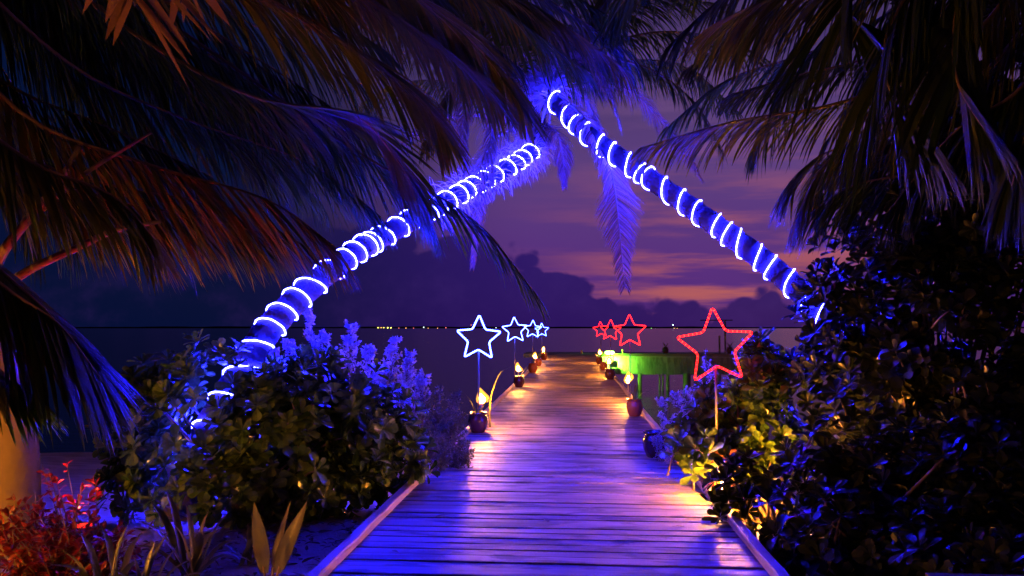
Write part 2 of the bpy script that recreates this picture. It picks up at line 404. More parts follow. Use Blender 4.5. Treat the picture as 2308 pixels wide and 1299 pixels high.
y = .9; k = 0
while y < 41.9:
    tilt = U(-.012, .012)
    mm = Matrix.Translation((U(-.008, .008), y + U(-.003, .003), U(-.004, .004))) @ Matrix.Rotation(U(-.0018, .0018), 4, 'Z') @ Matrix.Rotation(tilt, 4, 'X')
    link('plank', var[rnd.randrange(7)], pier, mat=mm); y += PW; k += 1
for s in (-1, 1):
    y = .84
    while y < 41.5:
        L = U(2.6, 3.4); y1 = min(y + L, 41.9); mb = MB(); x0, x1 = s * HALF, s * (HALF - KW); n = 12
        j = U(-.006, .006)
        for i in range(n + 1):
            yy = y + .006 + (y1 - y - .012) * i / n; e = U(-.006, .006); h = KH + U(-.004, .004)
            mb.v += [Vector((x0 + j, yy, .002)), Vector((x0 + j + e * .4, yy, h)), Vector((x1 + j + e - s * -.008, yy, h + .001)), Vector((x1 + j + e, yy, h - .009)), Vector((x1 + j, yy, .002))]
            if i:
                a = (i - 1) * 5
                for q in range(4):
                    f = (a + q, a + q + 5, a + q + 6, a + q + 1); mb.f.append(f if s < 0 else f[::-1])
        mb.f += [(0, 1, 2, 3, 4), tuple(n * 5 + q for q in (4, 3, 2, 1, 0))]
        mb.build('kerb', M['kerb'], pier); y = y1
    mb = MB(); mb.box(s * 1.0 - .05, s * 1.0 + .05, .86, 41.8, -.21, -.04); mb.build('beam', M['pile'], pier)
    for q in range(11):
        yy = 2 + q * 3.9; zb = min(SEA_Z - .8, ground_z(s * 1.2, yy) - .4)
        mb = MB(); mb.tube([(s * 1.16, yy, zb), (s * 1.16, yy, -.045)], .085, 10); mb.build('pile', M['pile'], pier, True)
for yy in range(2, 41, 4):
    mb = MB(); mb.box(-1.3, 1.3, yy - .06, yy + .06, -.34, -.213); mb.build('cross_beam', M['pile'], pier)

# ------------------------------------------------------------------ concrete jetty with the green lamp
jet = thing('jetty', (6, 43, SEA_Z), 'concrete jetty with deep side wall on piles, lit green beside the pier end', 'jetty')
mb = MB(); mb.box(1.55, 20, 42.2, 45.5, -.16, .0); mb.box(-2.5, 1.55, 42.2, 45.5, -.2, -.004); mb.build('deck_slab', M['concrete'], jet)
bx_ = 1.56; r = random.Random(9)
while bx_ < 14:
    w = r.uniform(.27, .36); d = r.uniform(0, .02); mb = MB(); mb.box(bx_, bx_ + w - .012, 42.30 + d, 42.40 + d, -1.06 - r.uniform(0, .03), -.164); mb.build('wall_board', M['board'], jet); bx_ += w
mb = MB(); mb.box(1.56, 14, 42.43, 42.5, -1.0, -.17); mb.build('wall_backing', M['pile'], jet)
mb = MB(); mb.box(1.5, 20, 42.12, 42.19, -.13, .03); mb.build('edge_beam', M['pile'], jet)
for px, r in ((1442, .11), (1487, .05), (1494, .05), (1505, .09), (1548, .2), (1620, .12), (1690, .12)):
    p = at(px, 850, 42.4); mb = MB(); mb.tube([(p.x, 42.4, SEA_Z - 1.5), (p.x, 42.4, -1.0)], r, 10); mb.build('pile', M['pile'], jet, True)
p = at(1374, 800, 41.6)
gl = thing('green_floodlight', (p.x, 41.75, -.16), 'bright green lamp on a short bracket at the jetty wall', 'lamp')
mb = MB(); mb.tube([(p.x, 42.12, -.10), (p.x, 41.9, -.02), (p.x, 41.62, -.02)], .03, 8); mb.build('bracket', M['metal_dark'], gl)
mb = MB(); prof = [(.001, -.10), (.16, -.085), (.25, -.03), (.25, .03), (.16, .085), (.001, .10)]; mb.lathe(prof, 18, (p.x, 41.62, -.02 + .10)); mb.build('globe', M['green_lamp'], gl, True)
p2 = at(1383, 822, 41.9)
g2 = thing('green_floodlight', (p2.x, 41.9, -.75), 'green lamp washing the jetty wall just below the deck edge', 'lamp')
mb = MB(); mb.box(p2.x - .22, p2.x + .22, 41.86, 41.90, -.70, -.34); mb.box(p2.x - .3, p2.x + .3, 41.84, 42.24, -.735, -.715); mb.tube([(p2.x, 41.9, -.34), (p2.x, 42.15, -.14)], .02, 6); mb.build('housing', M['metal_dark'], g2)  # bottom flap added to keep the green light off the piles
mb = MB(); mb.box(p2.x - .19, p2.x + .19, 41.905, 41.93, -.67, -.37); mb.build('lens', M['green_lens'], g2)
for px, top in ((1635, 722), (1622, 757)):
    b_ = at(px, 797, 43.5); tp = at(px, top, 43.5)
    o = thing('jetty_post', (b_.x, 43.5, 0), ('tall' if px == 1635 else 'shorter') + ' thin dark post standing on the concrete jetty', 'post')
    mb = MB(); mb.tube([(b_.x, 43.5, 0), (b_.x, 43.5, tp.z)], .05, 8); mb.build('post', M['metal_dark'], o)
    if px == 1635:
        mb = MB(); mb.tube([(b_.x - 1.3, 43.5, tp.z), (b_.x + .4, 43.5, tp.z)], .03, 6); mb.build('crossbar', M['metal_dark'], o)
for px, py, lab in ((1311, 786, 'short pale post at the far end of the pier'), (1405, 792, 'stub of a pale post on the concrete jetty edge')):
    b_ = at(px, 799, 41.5); o = MB(); z0 = 0 if px < 1350 else .031; yy = 41.5 if px < 1350 else 42.16
    o.tube([(b_.x, yy, z0), (b_.x, yy, z0 + .2), (b_.x, yy, z0 + .22)], [.05, .05, .03], 10); tag(o.build('bollard', M['bamboo']), lab, 'bollard')

# ------------------------------------------------------------------ pots, torches, stars
def make_pot(loc, sc, matn, label, plant=0, seed=0):
    o = thing('plant_pot', loc, label, 'plant pot', 'pots along the pier', local=True)
    s = sc * .9
    mb = MB(); mb.lathe([(.085 * s, 0), (.10 * s, .012 * s), (.135 * s, .09 * s), (.148 * s, .16 * s), (.140 * s, .22 * s), (.118 * s, .262 * s), (.118 * s, .272 * s)], 28); mb.build('body', M[matn], o, True)
    mb = MB(); mb.lathe([(.118 * s, .266 * s), (.137 * s, .270 * s), (.140 * s, .288 * s), (.132 * s, .297 * s), (.112 * s, .294 * s), (.108 * s, .26 * s)], 28); mb.build('rim', M[matn], o, True)
    mb = MB(); mb.lathe([(.001, .262 * s), (.110 * s, .264 * s)], 20); mb.f = mb.f[:20]; mb.build('soil', M['soil'], o)
    r = random.Random(seed)
    for k in range(plant):
        a = r.uniform(0, 6.28); l = r.uniform(.25, .5) * s; mb = MB()
        d = Vector((math.cos(a) * .55, math.sin(a) * .55, 1)); mb.blade(Vector((math.cos(a) * .02, math.sin(a) * .02, .262 * s)), d, .035 * s, l, r.uniform(.4, 1.3), 6, wref=Vector((-math.sin(a), math.cos(a), 0)).cross(d))
        mb.build('leaf', M['strap'], o)
    return o
def make_torch(loc, h, label, seed=0, fs=1.35):
    o = thing('torch', loc, label, 'torch', 'flame torches along the pier', local=True)
    r = random.Random(seed); lx, ly = r.uniform(-.012, .012), r.uniform(-.01, .01)
    mb = MB(); mb.tube([(0, 0, 0), (lx * .5, ly * .5, h * .5), (lx, ly, h)], [.013, .012, .014], 8); mb.build('stake', M['bamboo'], o, True)
    mb = MB(); mb.lathe([(.012, h - .03), (.026, h - .01), (.03, h + .02), (.02, h + .022)], 12, (lx, ly, 0)); mb.build('cup', M['bamboo'], o, True)
    mb = MB(); z = h + .02; n = 12; pr = [(.016, 0), (.032, .014), (.038, .036), (.036, .062), (.028, .09), (.016, .115), (.001, .132)]; pr = [(a * fs, b * fs) for a, b in pr]
    b0 = 0
    for i, (rr, zz) in enumerate(pr):
        ox = .010 * math.sin(zz * 26 + seed) * fs
        for k in range(n):
            a = 2 * math.pi * k / n; q = rr * (1 + .22 * math.sin(2 * a + seed + zz * 30))
            mb.v.append(Vector((lx + ox + q * math.cos(a), ly + q * math.sin(a), z + zz)))
    for i in range(len(pr) - 1):
        for k in range(n): mb.f.append((i * n + k, i * n + (k + 1) % n, (i + 1) * n + (k + 1) % n, (i + 1) * n + k))
    mb.f.append(tuple(reversed(range(n))))
    core = MB(); cz = Vector((lx, ly, z + .012 * fs)); core.v = [(v - cz) * .68 + cz for v in mb.v]; core.f = list(mb.f)
    for v in mb.v: v.x = lx + (v.x - lx) * 1.6; v.y = ly + (v.y - ly) * 1.6; v.z = z - .01 + (v.z - z) * 1.22
    fl = mb.build('flame', M['flame'], o, True); core.build('flame_core', M['flame_core'], fl, True)
    return o
def star_path(Rr, n=240, inner=.47):
    P = []
    for k in range(10):
        a = math.pi / 2 + k * math.pi / 5; r = Rr if k % 2 == 0 else Rr * inner
        P.append(Vector((r * math.cos(a), 0, r * math.sin(a))))
    Q = []
    for k in range(10):
        a, b = P[k], P[(k + 1) % 10]
        for t in (0.07, .2, .4, .6, .8, .93): Q.append(a.lerp(b, t))
    for it in range(2):
        Q2 = []
        for k in range(len(Q)):
            a, b = Q[k], Q[(k + 1) % len(Q)]; Q2 += [a.lerp(b, .25), a.lerp(b, .75)]
        Q = Q2
    acc = [0]
    for k in range(len(Q)): acc.append(acc[-1] + (Q[(k + 1) % len(Q)] - Q[k]).length)
    out = []; j = 0
    for i in range(n):
        s = acc[-1] * i / n
        while acc[j + 1] < s: j += 1
        out.append(Q[j].lerp(Q[(j + 1) % len(Q)], (s - acc[j]) / (acc[j + 1] - acc[j])))
    return out
def make_star(loc, zc, colour, label, tilt=0, Rr=.335, pole_z0=0, nb=64):
    o = thing('star_light', loc, label, 'star light', colour + ' star lights on poles', local=True)
    mb = MB(); rim_z = zc - Rr * .44
    mb.tube([(0, .012, pole_z0), (0, .012, rim_z)], .011, 8); mb.build('pole', M['pole'], o, True)
    rm = Matrix.Translation((0, 0, zc)) @ Matrix.Rotation(tilt, 4, 'Y')
    if colour == 'blue':
        n = nb * 3; path = [rm @ p for p in star_path(Rr, n)]
        mb = MB(); mb.tube(path, [.0095 + .004 * (i % 3 == 0) for i in range(n)], 6, closed=True)
        mb.build('rope', M['blue_star'], o, True)
    else:
        n = nb * 4; path = [rm @ p for p in star_path(Rr, n)]
        mb = MB(); mb.tube(path, .0076, 7, closed=True); mb.build('rope', M['red_tube'], o, True)
        mb = MB()
        for k in range(nb): mb.ball(path[k * 4], .0088, 7, 4)
        mb.build('bulb_string', M['red_bulb'], o, True, 'stuff')
    mb = MB(); wr = [rm @ p for p in star_path(Rr, 120)]; mb.tube([p + Vector((0, .024, 0)) for p in wr], .003, 5, closed=True); mb.build('wire_frame', M['metal_dark'], o, True)
    return o

ordl = ['nearest', 'second', 'third', 'farthest']
for k, y in enumerate((10.8, 18.8, 26.8, 34.8)):
    sx_ = (-1.13, -1.24, -1.22, -1.23)[k]
    z0 = .27 if k == 0 else .0
    make_star((sx_, y - .12 if k == 0 else y, 0), (1.25, 1.33, 1.33, 1.27)[k], 'blue', 'blue rope-light star on a pole, %s of the left row' % ordl[k], (R(1.5), R(-3), R(2), R(-2))[k], .318, z0 if k == 0 else KH, 64)
    make_torch((-1.13 if k == 0 else -1.16, y + .16, 0), .34, 'burning torch on the left edge of the pier, %s of the left row' % ordl[k], k)
for k, y in enumerate((7.0, 15.0, 23.0, 31.0)):
    sx_ = (1.365, 1.19, 1.20, 1.20)[k]
    make_star((sx_, y, 0), (1.23, 1.32, 1.31, 1.31)[k], 'red', 'red rope-light star on a pole, %s of the right row' % ordl[k], (R(-4), R(-1), R(3), R(-4))[k], (.345, .325, .32, .32)[k], .42 if k == 0 else 0, 60)
    if k: make_torch((1.17, y + .14, 0), .34, 'burning torch on the right edge of the pier, %s of the right row' % ordl[k], 10 + k)
make_torch((1.36, 6.60, -.16), .22, 'burning torch behind the leaves at the right kerb, close to the big red star', 10, 1.45)
make_torch((-3.0, 1.5, -.13), .20, 'added out-of-view torch in the sand left of the pier, nearer to the boardwalk', 33, .95)  # added outside the view to warm the fronds and near leaves
make_torch((-4.5, 3.0, -.13), .24, 'added out-of-view torch in the sand far left, under the near palm', 35, 1.75)  # second torch added out of view, for orange light on the left canopy
make_torch((2.0, 2.15, -.13), .56, 'small added out-of-view torch right of the pier by the timber ledge', 34, .2)  # added out of view just to light the ledge

make_pot((-1.13, 10.62, 0), 1.0, 'dark_glaze', 'dark round pot at the foot of the nearest blue star', 3, 1)
make_pot((-1.13, 18.66, 0), .98, 'dark_glaze', 'dark round pot in front of the second torch of the left row', 2, 2)
make_pot((-1.11, 24.6, 0), 1.1, 'terracotta', 'terracotta pot between the second and third torches of the left row', 4, 3)
make_pot((-1.12, 28.8, 0), 1.0, 'terracotta', 'small terracotta pot just beyond the third torch of the left row', 3, 4)
make_pot((-1.12, 34.3, 0), 1.1, 'terracotta', 'terracotta pot with leaves beside the farthest torch of the left row', 5, 5)
make_pot((1.38, 7.03, .002), 1.42, 'dark_glaze', 'large glazed pot at the foot of the big red star, half hidden by leaves', 0, 6)
mb = MB(); mb.tube([(1.50, 7.06, -.7), (1.50, 7.06, -.003)], .16, 12); tag(mb.build('timber_stump', M['pile']), 'cut timber pile supporting the large pot beside the right kerb', 'stump')
make_pot((1.02, 8.75, 0), 1.05, 'dark_glaze', 'dark pot under the silver shrub on the right of the deck', 0, 7)
make_pot((1.10, 12.75, 0), 1.0, 'terracotta', 'orange glazed pot with thin leaves below the second red star', 5, 8)
make_pot((1.12, 21.6, 0), 1.05, 'dark_glaze', 'dark pot on the right edge in front of the green lamp', 2, 9)
make_pot((1.12, 26.2, 0), 1.0, 'terracotta', 'orange pot on the right edge beyond the third torch', 2, 10)
make_pot((1.12, 30.4, 0), 1.0, 'terracotta', 'pot with tall leaves beside the farthest torch of the right row', 6, 11)
for px, lab in ((1500, 'small potted plant on the concrete jetty, left one'), (1645, 'small potted plant on the concrete jetty behind the big red star')):
    p = at(px, 797, 43.0); make_pot((p.x, 43.0, 0), 1.3, 'dark_glaze', lab, 7, px)
mb = MB(); n = 8
lp = at(2085, 1291, 2.6); mb.box(lp.x, lp.x + 1.2, 2.45, 2.6, lp.z - .05, lp.z)
lg = thing('timber_ledge', (lp.x + .6, 2.52, -.3), 'orange-lit timber ledge at the very bottom right corner', 'ledge'); mb.build('top_board', M['timber'], lg)
mb = MB(); mb.box(lp.x + .1, lp.x + .2, 2.47, 2.57, -.35, lp.z - .053); mb.build('leg', M['timber'], lg); mb = MB(); mb.box(lp.x + 1.0, lp.x + 1.1, 2.47, 2.57, -.35, lp.z - .053); mb.build('leg', M['timber'], lg)

# ------------------------------------------------------------------ palms
def leaflets(path, L, n, droop, width, r, t0=.1, spread=1.0, gap=.05, ref=None, hang=0.0):
    mb = MB(); m = len(path) - 1
    for i in range(n):
        t = t0 + (1 - t0) * (i + r.uniform(-.3, .3)) / n; t = min(max(t, 0), .999); k = min(int(t * m), m - 1); f = t * m - k
        p = path[k].lerp(path[k + 1], f); T = (path[min(k + 1, m)] - path[max(k - 1, 0)]).normalized()
        S = T.cross(UP if ref is None else ref)
        if S.length < .25: S = T.cross(Vector((0, 1, 0)))
        S.normalize(); N = S.cross(T).normalized()
        ll = L * (.55 + .45 * math.sin(math.pi * min(1, .15 + t * (.62 if hang else 1)))) * (1 - .5 * t ** (7 if hang else 4))
        for sgn in (-1, 1):
            if r.random() < gap: continue
            a = R(28) + R(38) * t + r.uniform(-.07, .07)
            d = S * (sgn * math.cos(a) * spread) + T * math.sin(a) + N * r.uniform(.02, .2)
            if hang: d = d.normalized().lerp(Vector((r.uniform(-.05, .05), r.uniform(-.06, .06), -1)), min(.92, hang * r.uniform(.8, 1.15) * (1 - .35 * t)))
            l2 = ll * r.uniform(.82, 1.12); w = width * r.uniform(.75, 1.2)
            dr = droop * r.uniform(.7, 1.35)
            if r.random() < .06: dr *= 3
            nn = (N + S * sgn * r.uniform(-.35, .35) + T * r.uniform(-.25, .25))
            mb.blade(p, d, w, l2, dr, 5, wref=nn)
    return mb
def frond(palm, ctrl, L=.55, n=60, droop=.8, width=.034, mat_='frond', rad=.020, seed=0, t0=.1, spread=1.0, gap=.05, rib='petiole', hang=0.0):
    r = random.Random(seed * 13 + 5); path = spline([at(*c) if not isinstance(c, Vector) else c for c in ctrl], 26)
    mb = MB(); mb.tube(path, [rad * (1 - .86 * i / 25) for i in range(26)], 6); fr = mb.build('frond', M[rib], palm, True)
    leaflets(path, L, n, droop, width, r, t0, spread, gap, hang=hang).build('leaflets', M[mat_], fr, kind='stuff')
    return fr
def trunk(parent, ctrl, r0, r1, n=70, flare=.35, matn='bark'):
    path = spline(ctrl, n); tot = sum((path[i + 1] - path[i]).length for i in range(n - 1)); rr = []; s = 0
    dense = spline(ctrl, n * 4); rr = []
    for i in range(len(dense)):
        t = i / (len(dense) - 1); ring = .016 * (abs(math.sin(t * tot * 16 + .6 * math.sin(t * 31))) ** .5 - .6)
        rr.append(r0 + (r1 - r0) * t + flare * r0 * math.exp(-t * 22) + ring + U(-.003, .003))
    mb = MB(); mb.tube(dense, rr, 18); mb.build('trunk', M[matn], parent, True)
    return dense, rr
def helix(dense, rr, s0, s1, pitch, rope_r, phase=0, seed=0):
    r = random.Random(seed); acc = [0]
    for i in range(len(dense) - 1): acc.append(acc[-1] + (dense[i + 1] - dense[i]).length)
    tot = acc[-1]; s = s0 * tot; e = s1 * tot; th = phase; out = []; j = 0; N = None; pp = pitch
    step = 2 * math.pi / 20
    while s < e:
        while acc[j + 1] < s: j += 1
        f = (s - acc[j]) / (acc[j + 1] - acc[j]); c = dense[j].lerp(dense[j + 1], f); T = (dense[j + 1] - dense[j]).normalized(); rad = rr[j]
        if N is None: N = perp(T)
        N = (N - T * N.dot(T)).normalized(); B = T.cross(N)
        c = c + T * (.022 * math.sin(th * .37 + seed) + .016 * math.sin(th * 1.0 + 3 * math.sin(th * .11)))
        out.append(c + (N * math.cos(th) + B * math.sin(th)) * (rad + rope_r + .004))
        th += step
        if r.random() < .05: pp = pitch * r.uniform(.62, 1.35)
        s += pp / 20
    return out

# palm wound with blue rope, leaning in from the left
pa = thing('leaning_palm', at(400, 1180, 6.35), 'palm leaning from the left bush over the pier, trunk wound with blue lights', 'palm tree')
ctrlA = [at(*c) for c in ((400, 1180, 6.35), (428, 1090, 6.4), (466, 985, 6.5), (532, 862, 6.7), (612, 735, 7.0), (760, 597, 7.75), (900, 512, 8.55), (1050, 430, 9.5), (1190, 348, 10.5), (1228, 285, 10.7))]
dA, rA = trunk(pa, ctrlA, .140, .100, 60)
hp = helix(dA, rA, .05, .945, .215, .009, 1.0, 3)
mb = MB(); mb.tube(hp, [.0048 + .0018 * (k % 2) for k in range(len(hp))], 5); tag(mb.build('rope_light', M['blue_rope'], smooth=True), 'glowing blue rope light coiled round the palm trunk leaning from the left', 'rope light', 'blue rope lights on the palm trunks')
# palm wound with blue rope, leaning in from the right
pb = thing('leaning_palm', at(2080, 1160, 7.9), 'palm leaning from the right bush over the pier, trunk wound with blue lights', 'palm tree')
ctrlB = [at(*c) for c in ((2100, 1180, 7.8), (2010, 930, 7.9), (1910, 765, 8.0), (1815, 668, 8.1), (1700, 572, 8.3), (1560, 470, 8.6), (1420, 372, 9.0), (1320, 300, 9.3), (1250, 228, 9.6), (1222, 180, 9.7))]
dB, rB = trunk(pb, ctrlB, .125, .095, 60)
hp = helix(dB, rB, .12, .955, .215, .009, 2.0, 5)
mb = MB(); mb.tube(hp, [.0048 + .0018 * (k % 2) for k in range(len(hp))], 5); tag(mb.build('rope_light', M['blue_rope'], smooth=True), 'glowing blue rope light coiled round the palm trunk leaning from the right', 'rope light', 'blue rope lights on the palm trunks')

# fibres and dry sheath ends round the upper trunk of the left palm
mb = MB(); r = random.Random(5); nA = len(dA)
for k in range(900):
    t = 1 - (r.random() ** 1.5) * .27; i = min(int(t * (nA - 1)), nA - 2); T = (dA[i + 1] - dA[i]).normalized(); N = perp(T); B = T.cross(N)
    a = r.uniform(0, 6.28); d = N * math.cos(a) + B * math.sin(a)
    mb.blade(dA[i] + d * rA[i] * .9, d + T * r.uniform(-.7, .4), r.uniform(.008, .02), r.uniform(.10, .34), r.uniform(.3, 1.5), 4, wref=T)
mb.build('sheath_fibres', M['fibre'], pa, kind='stuff')
mb = MB(); nB = len(dB)
for k in range(420):
    t = 1 - (r.random() ** 1.6) * .10; i = min(int(t * (nB - 1)), nB - 2); T = (dB[i + 1] - dB[i]).normalized(); N = perp(T); B = T.cross(N)
    a = r.uniform(0, 6.28); d = N * math.cos(a) + B * math.sin(a)
    mb.blade(dB[i] + d * rB[i] * .9, d * .6 + T * r.uniform(-.2, 1.0), r.uniform(.010, .03), r.uniform(.12, .4), r.uniform(.3, 1.5), 4, wref=T)
mb.build('sheath_fibres', M['fibre'], pb, kind='stuff')

A = [([(1215, 285, 10.65), (1150, 205, 10.0), (1075, 185, 9.7), (1045, 260, 9.4), (1050, 390, 9.2)], .45, 50, 1.4, 'frond_dry'),
     ([(1215, 285, 10.65), (1130, 300, 9.9), (1085, 370, 9.6), (1078, 470, 9.4), (1065, 600, 9.2)], .36, 46, 1.3, 'frond_dry'),
     ([(1210, 280, 10.65), (1080, 200, 10.4), (900, 190, 10.6), (720, 300, 10.8)], .6, 60, 1.2, 'frond'),
     ([(1215, 275, 10.65), (1130, 140, 10), (980, 60, 9.6), (790, 50, 9.2)], .6, 60, 1.0, 'frond_warm'),
     ([(1220, 280, 10.65), (1180, 130, 10.5), (1100, 0, 11), (1000, -110, 11.4)], .6, 55, .9, 'frond'),
     ([(1228, 290, 10.65), (1255, 300, 10.4), (1268, 350, 10.5), (1272, 420, 10.5)], .34, 40, 1.3, 'frond_dry'),
     ([(1210, 285, 10.65), (1050, 260, 10.0), (930, 300, 9.7), (850, 420, 9.4)], .5, 56, 1.3, 'frond_dry'),
     ([(1215, 280, 10.65), (1180, 190, 10.0), (1060, 110, 9.7), (900, 120, 9.3), (780, 200, 9)], .6, 60, 1.1, 'frond_warm'),
     ([(1225, 280, 10.65), (1240, 180, 10.6), (1290, 60, 11.2), (1380, -40, 11.6)], .55, 50, .9, 'frond'),
     ([(1215, 285, 10.65), (1165, 240, 10.0), (1120, 250, 9.8), (1105, 330, 9.7), (1110, 430, 9.6)], .34, 40, 1.2, 'frond_dry')]
for k, (c, L, n, dr, mt) in enumerate(A): frond(pa, c, L * 1.1, int(n * 2.0), dr, .022 if mt != 'frond_dry' else .016, mt, seed=k, gap=.05 if mt != 'frond_dry' else .15, hang=.3 if mt != 'frond_dry' else 0)
B = [([(1235, 190, 9.7), (1330, 140, 9.5), (1450, 150, 9.3), (1560, 225, 9.0), (1625, 330, 8.9)], .50, 60, 1.2, 'frond'),
     ([(1235, 185, 9.7), (1400, 90, 9.5), (1560, 75, 9.2), (1720, 130, 9), (1830, 240, 8.9)], .55, 64, 1.2, 'frond'),
     ([(1245, 205, 9.6), (1320, 270, 9.3), (1375, 380, 9.1), (1395, 510, 9.0), (1408, 650, 8.9)], .44, 80, .42, 'frond_dry'),
     ([(1235, 190, 9.6), (1275, 125, 9.3), (1330, 140, 9.2), (1370, 200, 9.1), (1400, 290, 9.1)], .40, 44, 1.3, 'frond_dry'),
     ([(1250, 200, 9.7), (1400, 195, 9.9), (1480, 260, 10), (1550, 350, 10.1), (1580, 400, 10.1)], .38, 50, 1.1, 'frond_dry'),
     ([(1230, 180, 9.7), (1225, 60, 9.8), (1270, -60, 10), (1340, -160, 10)], .6, 50, .9, 'frond'),
     ([(1230, 180, 9.7), (1120, 60, 9.6), (980, 10, 9.3), (800, 20, 9)], .6, 60, 1.0, 'frond_warm'),
     ([(1230, 180, 9.7), (1160, 110, 9.2), (1080, 130, 8.7), (1000, 230, 8.3), (960, 330, 8.1)], .5, 56, 1.2, 'frond_warm'),
     ([(1238, 185, 9.7), (1330, 60, 9.6), (1470, 0, 9.3), (1640, 10, 9)], .58, 60, 1.0, 'frond'),
     ([(1235, 200, 9.7), (1290, 200, 9.9), (1335, 250, 10), (1345, 330, 10)], .33, 36, 1.3, 'frond_dry'),
     ([(1238, 185, 9.7), (1390, 140, 10.1), (1540, 150, 10.4), (1660, 250, 10.6)], .55, 56, 1.3, 'frond')]
for k, (c, L, n, dr, mt) in enumerate(B): frond(pb, c, L * 1.1, int(n * 2.0), dr, .022 if mt != 'frond_dry' else .016, mt, seed=20 + k, gap=.05 if mt != 'frond_dry' else .15, hang=.3 if mt != 'frond_dry' else 0, spread=1.5 if k == 2 else 1.0)

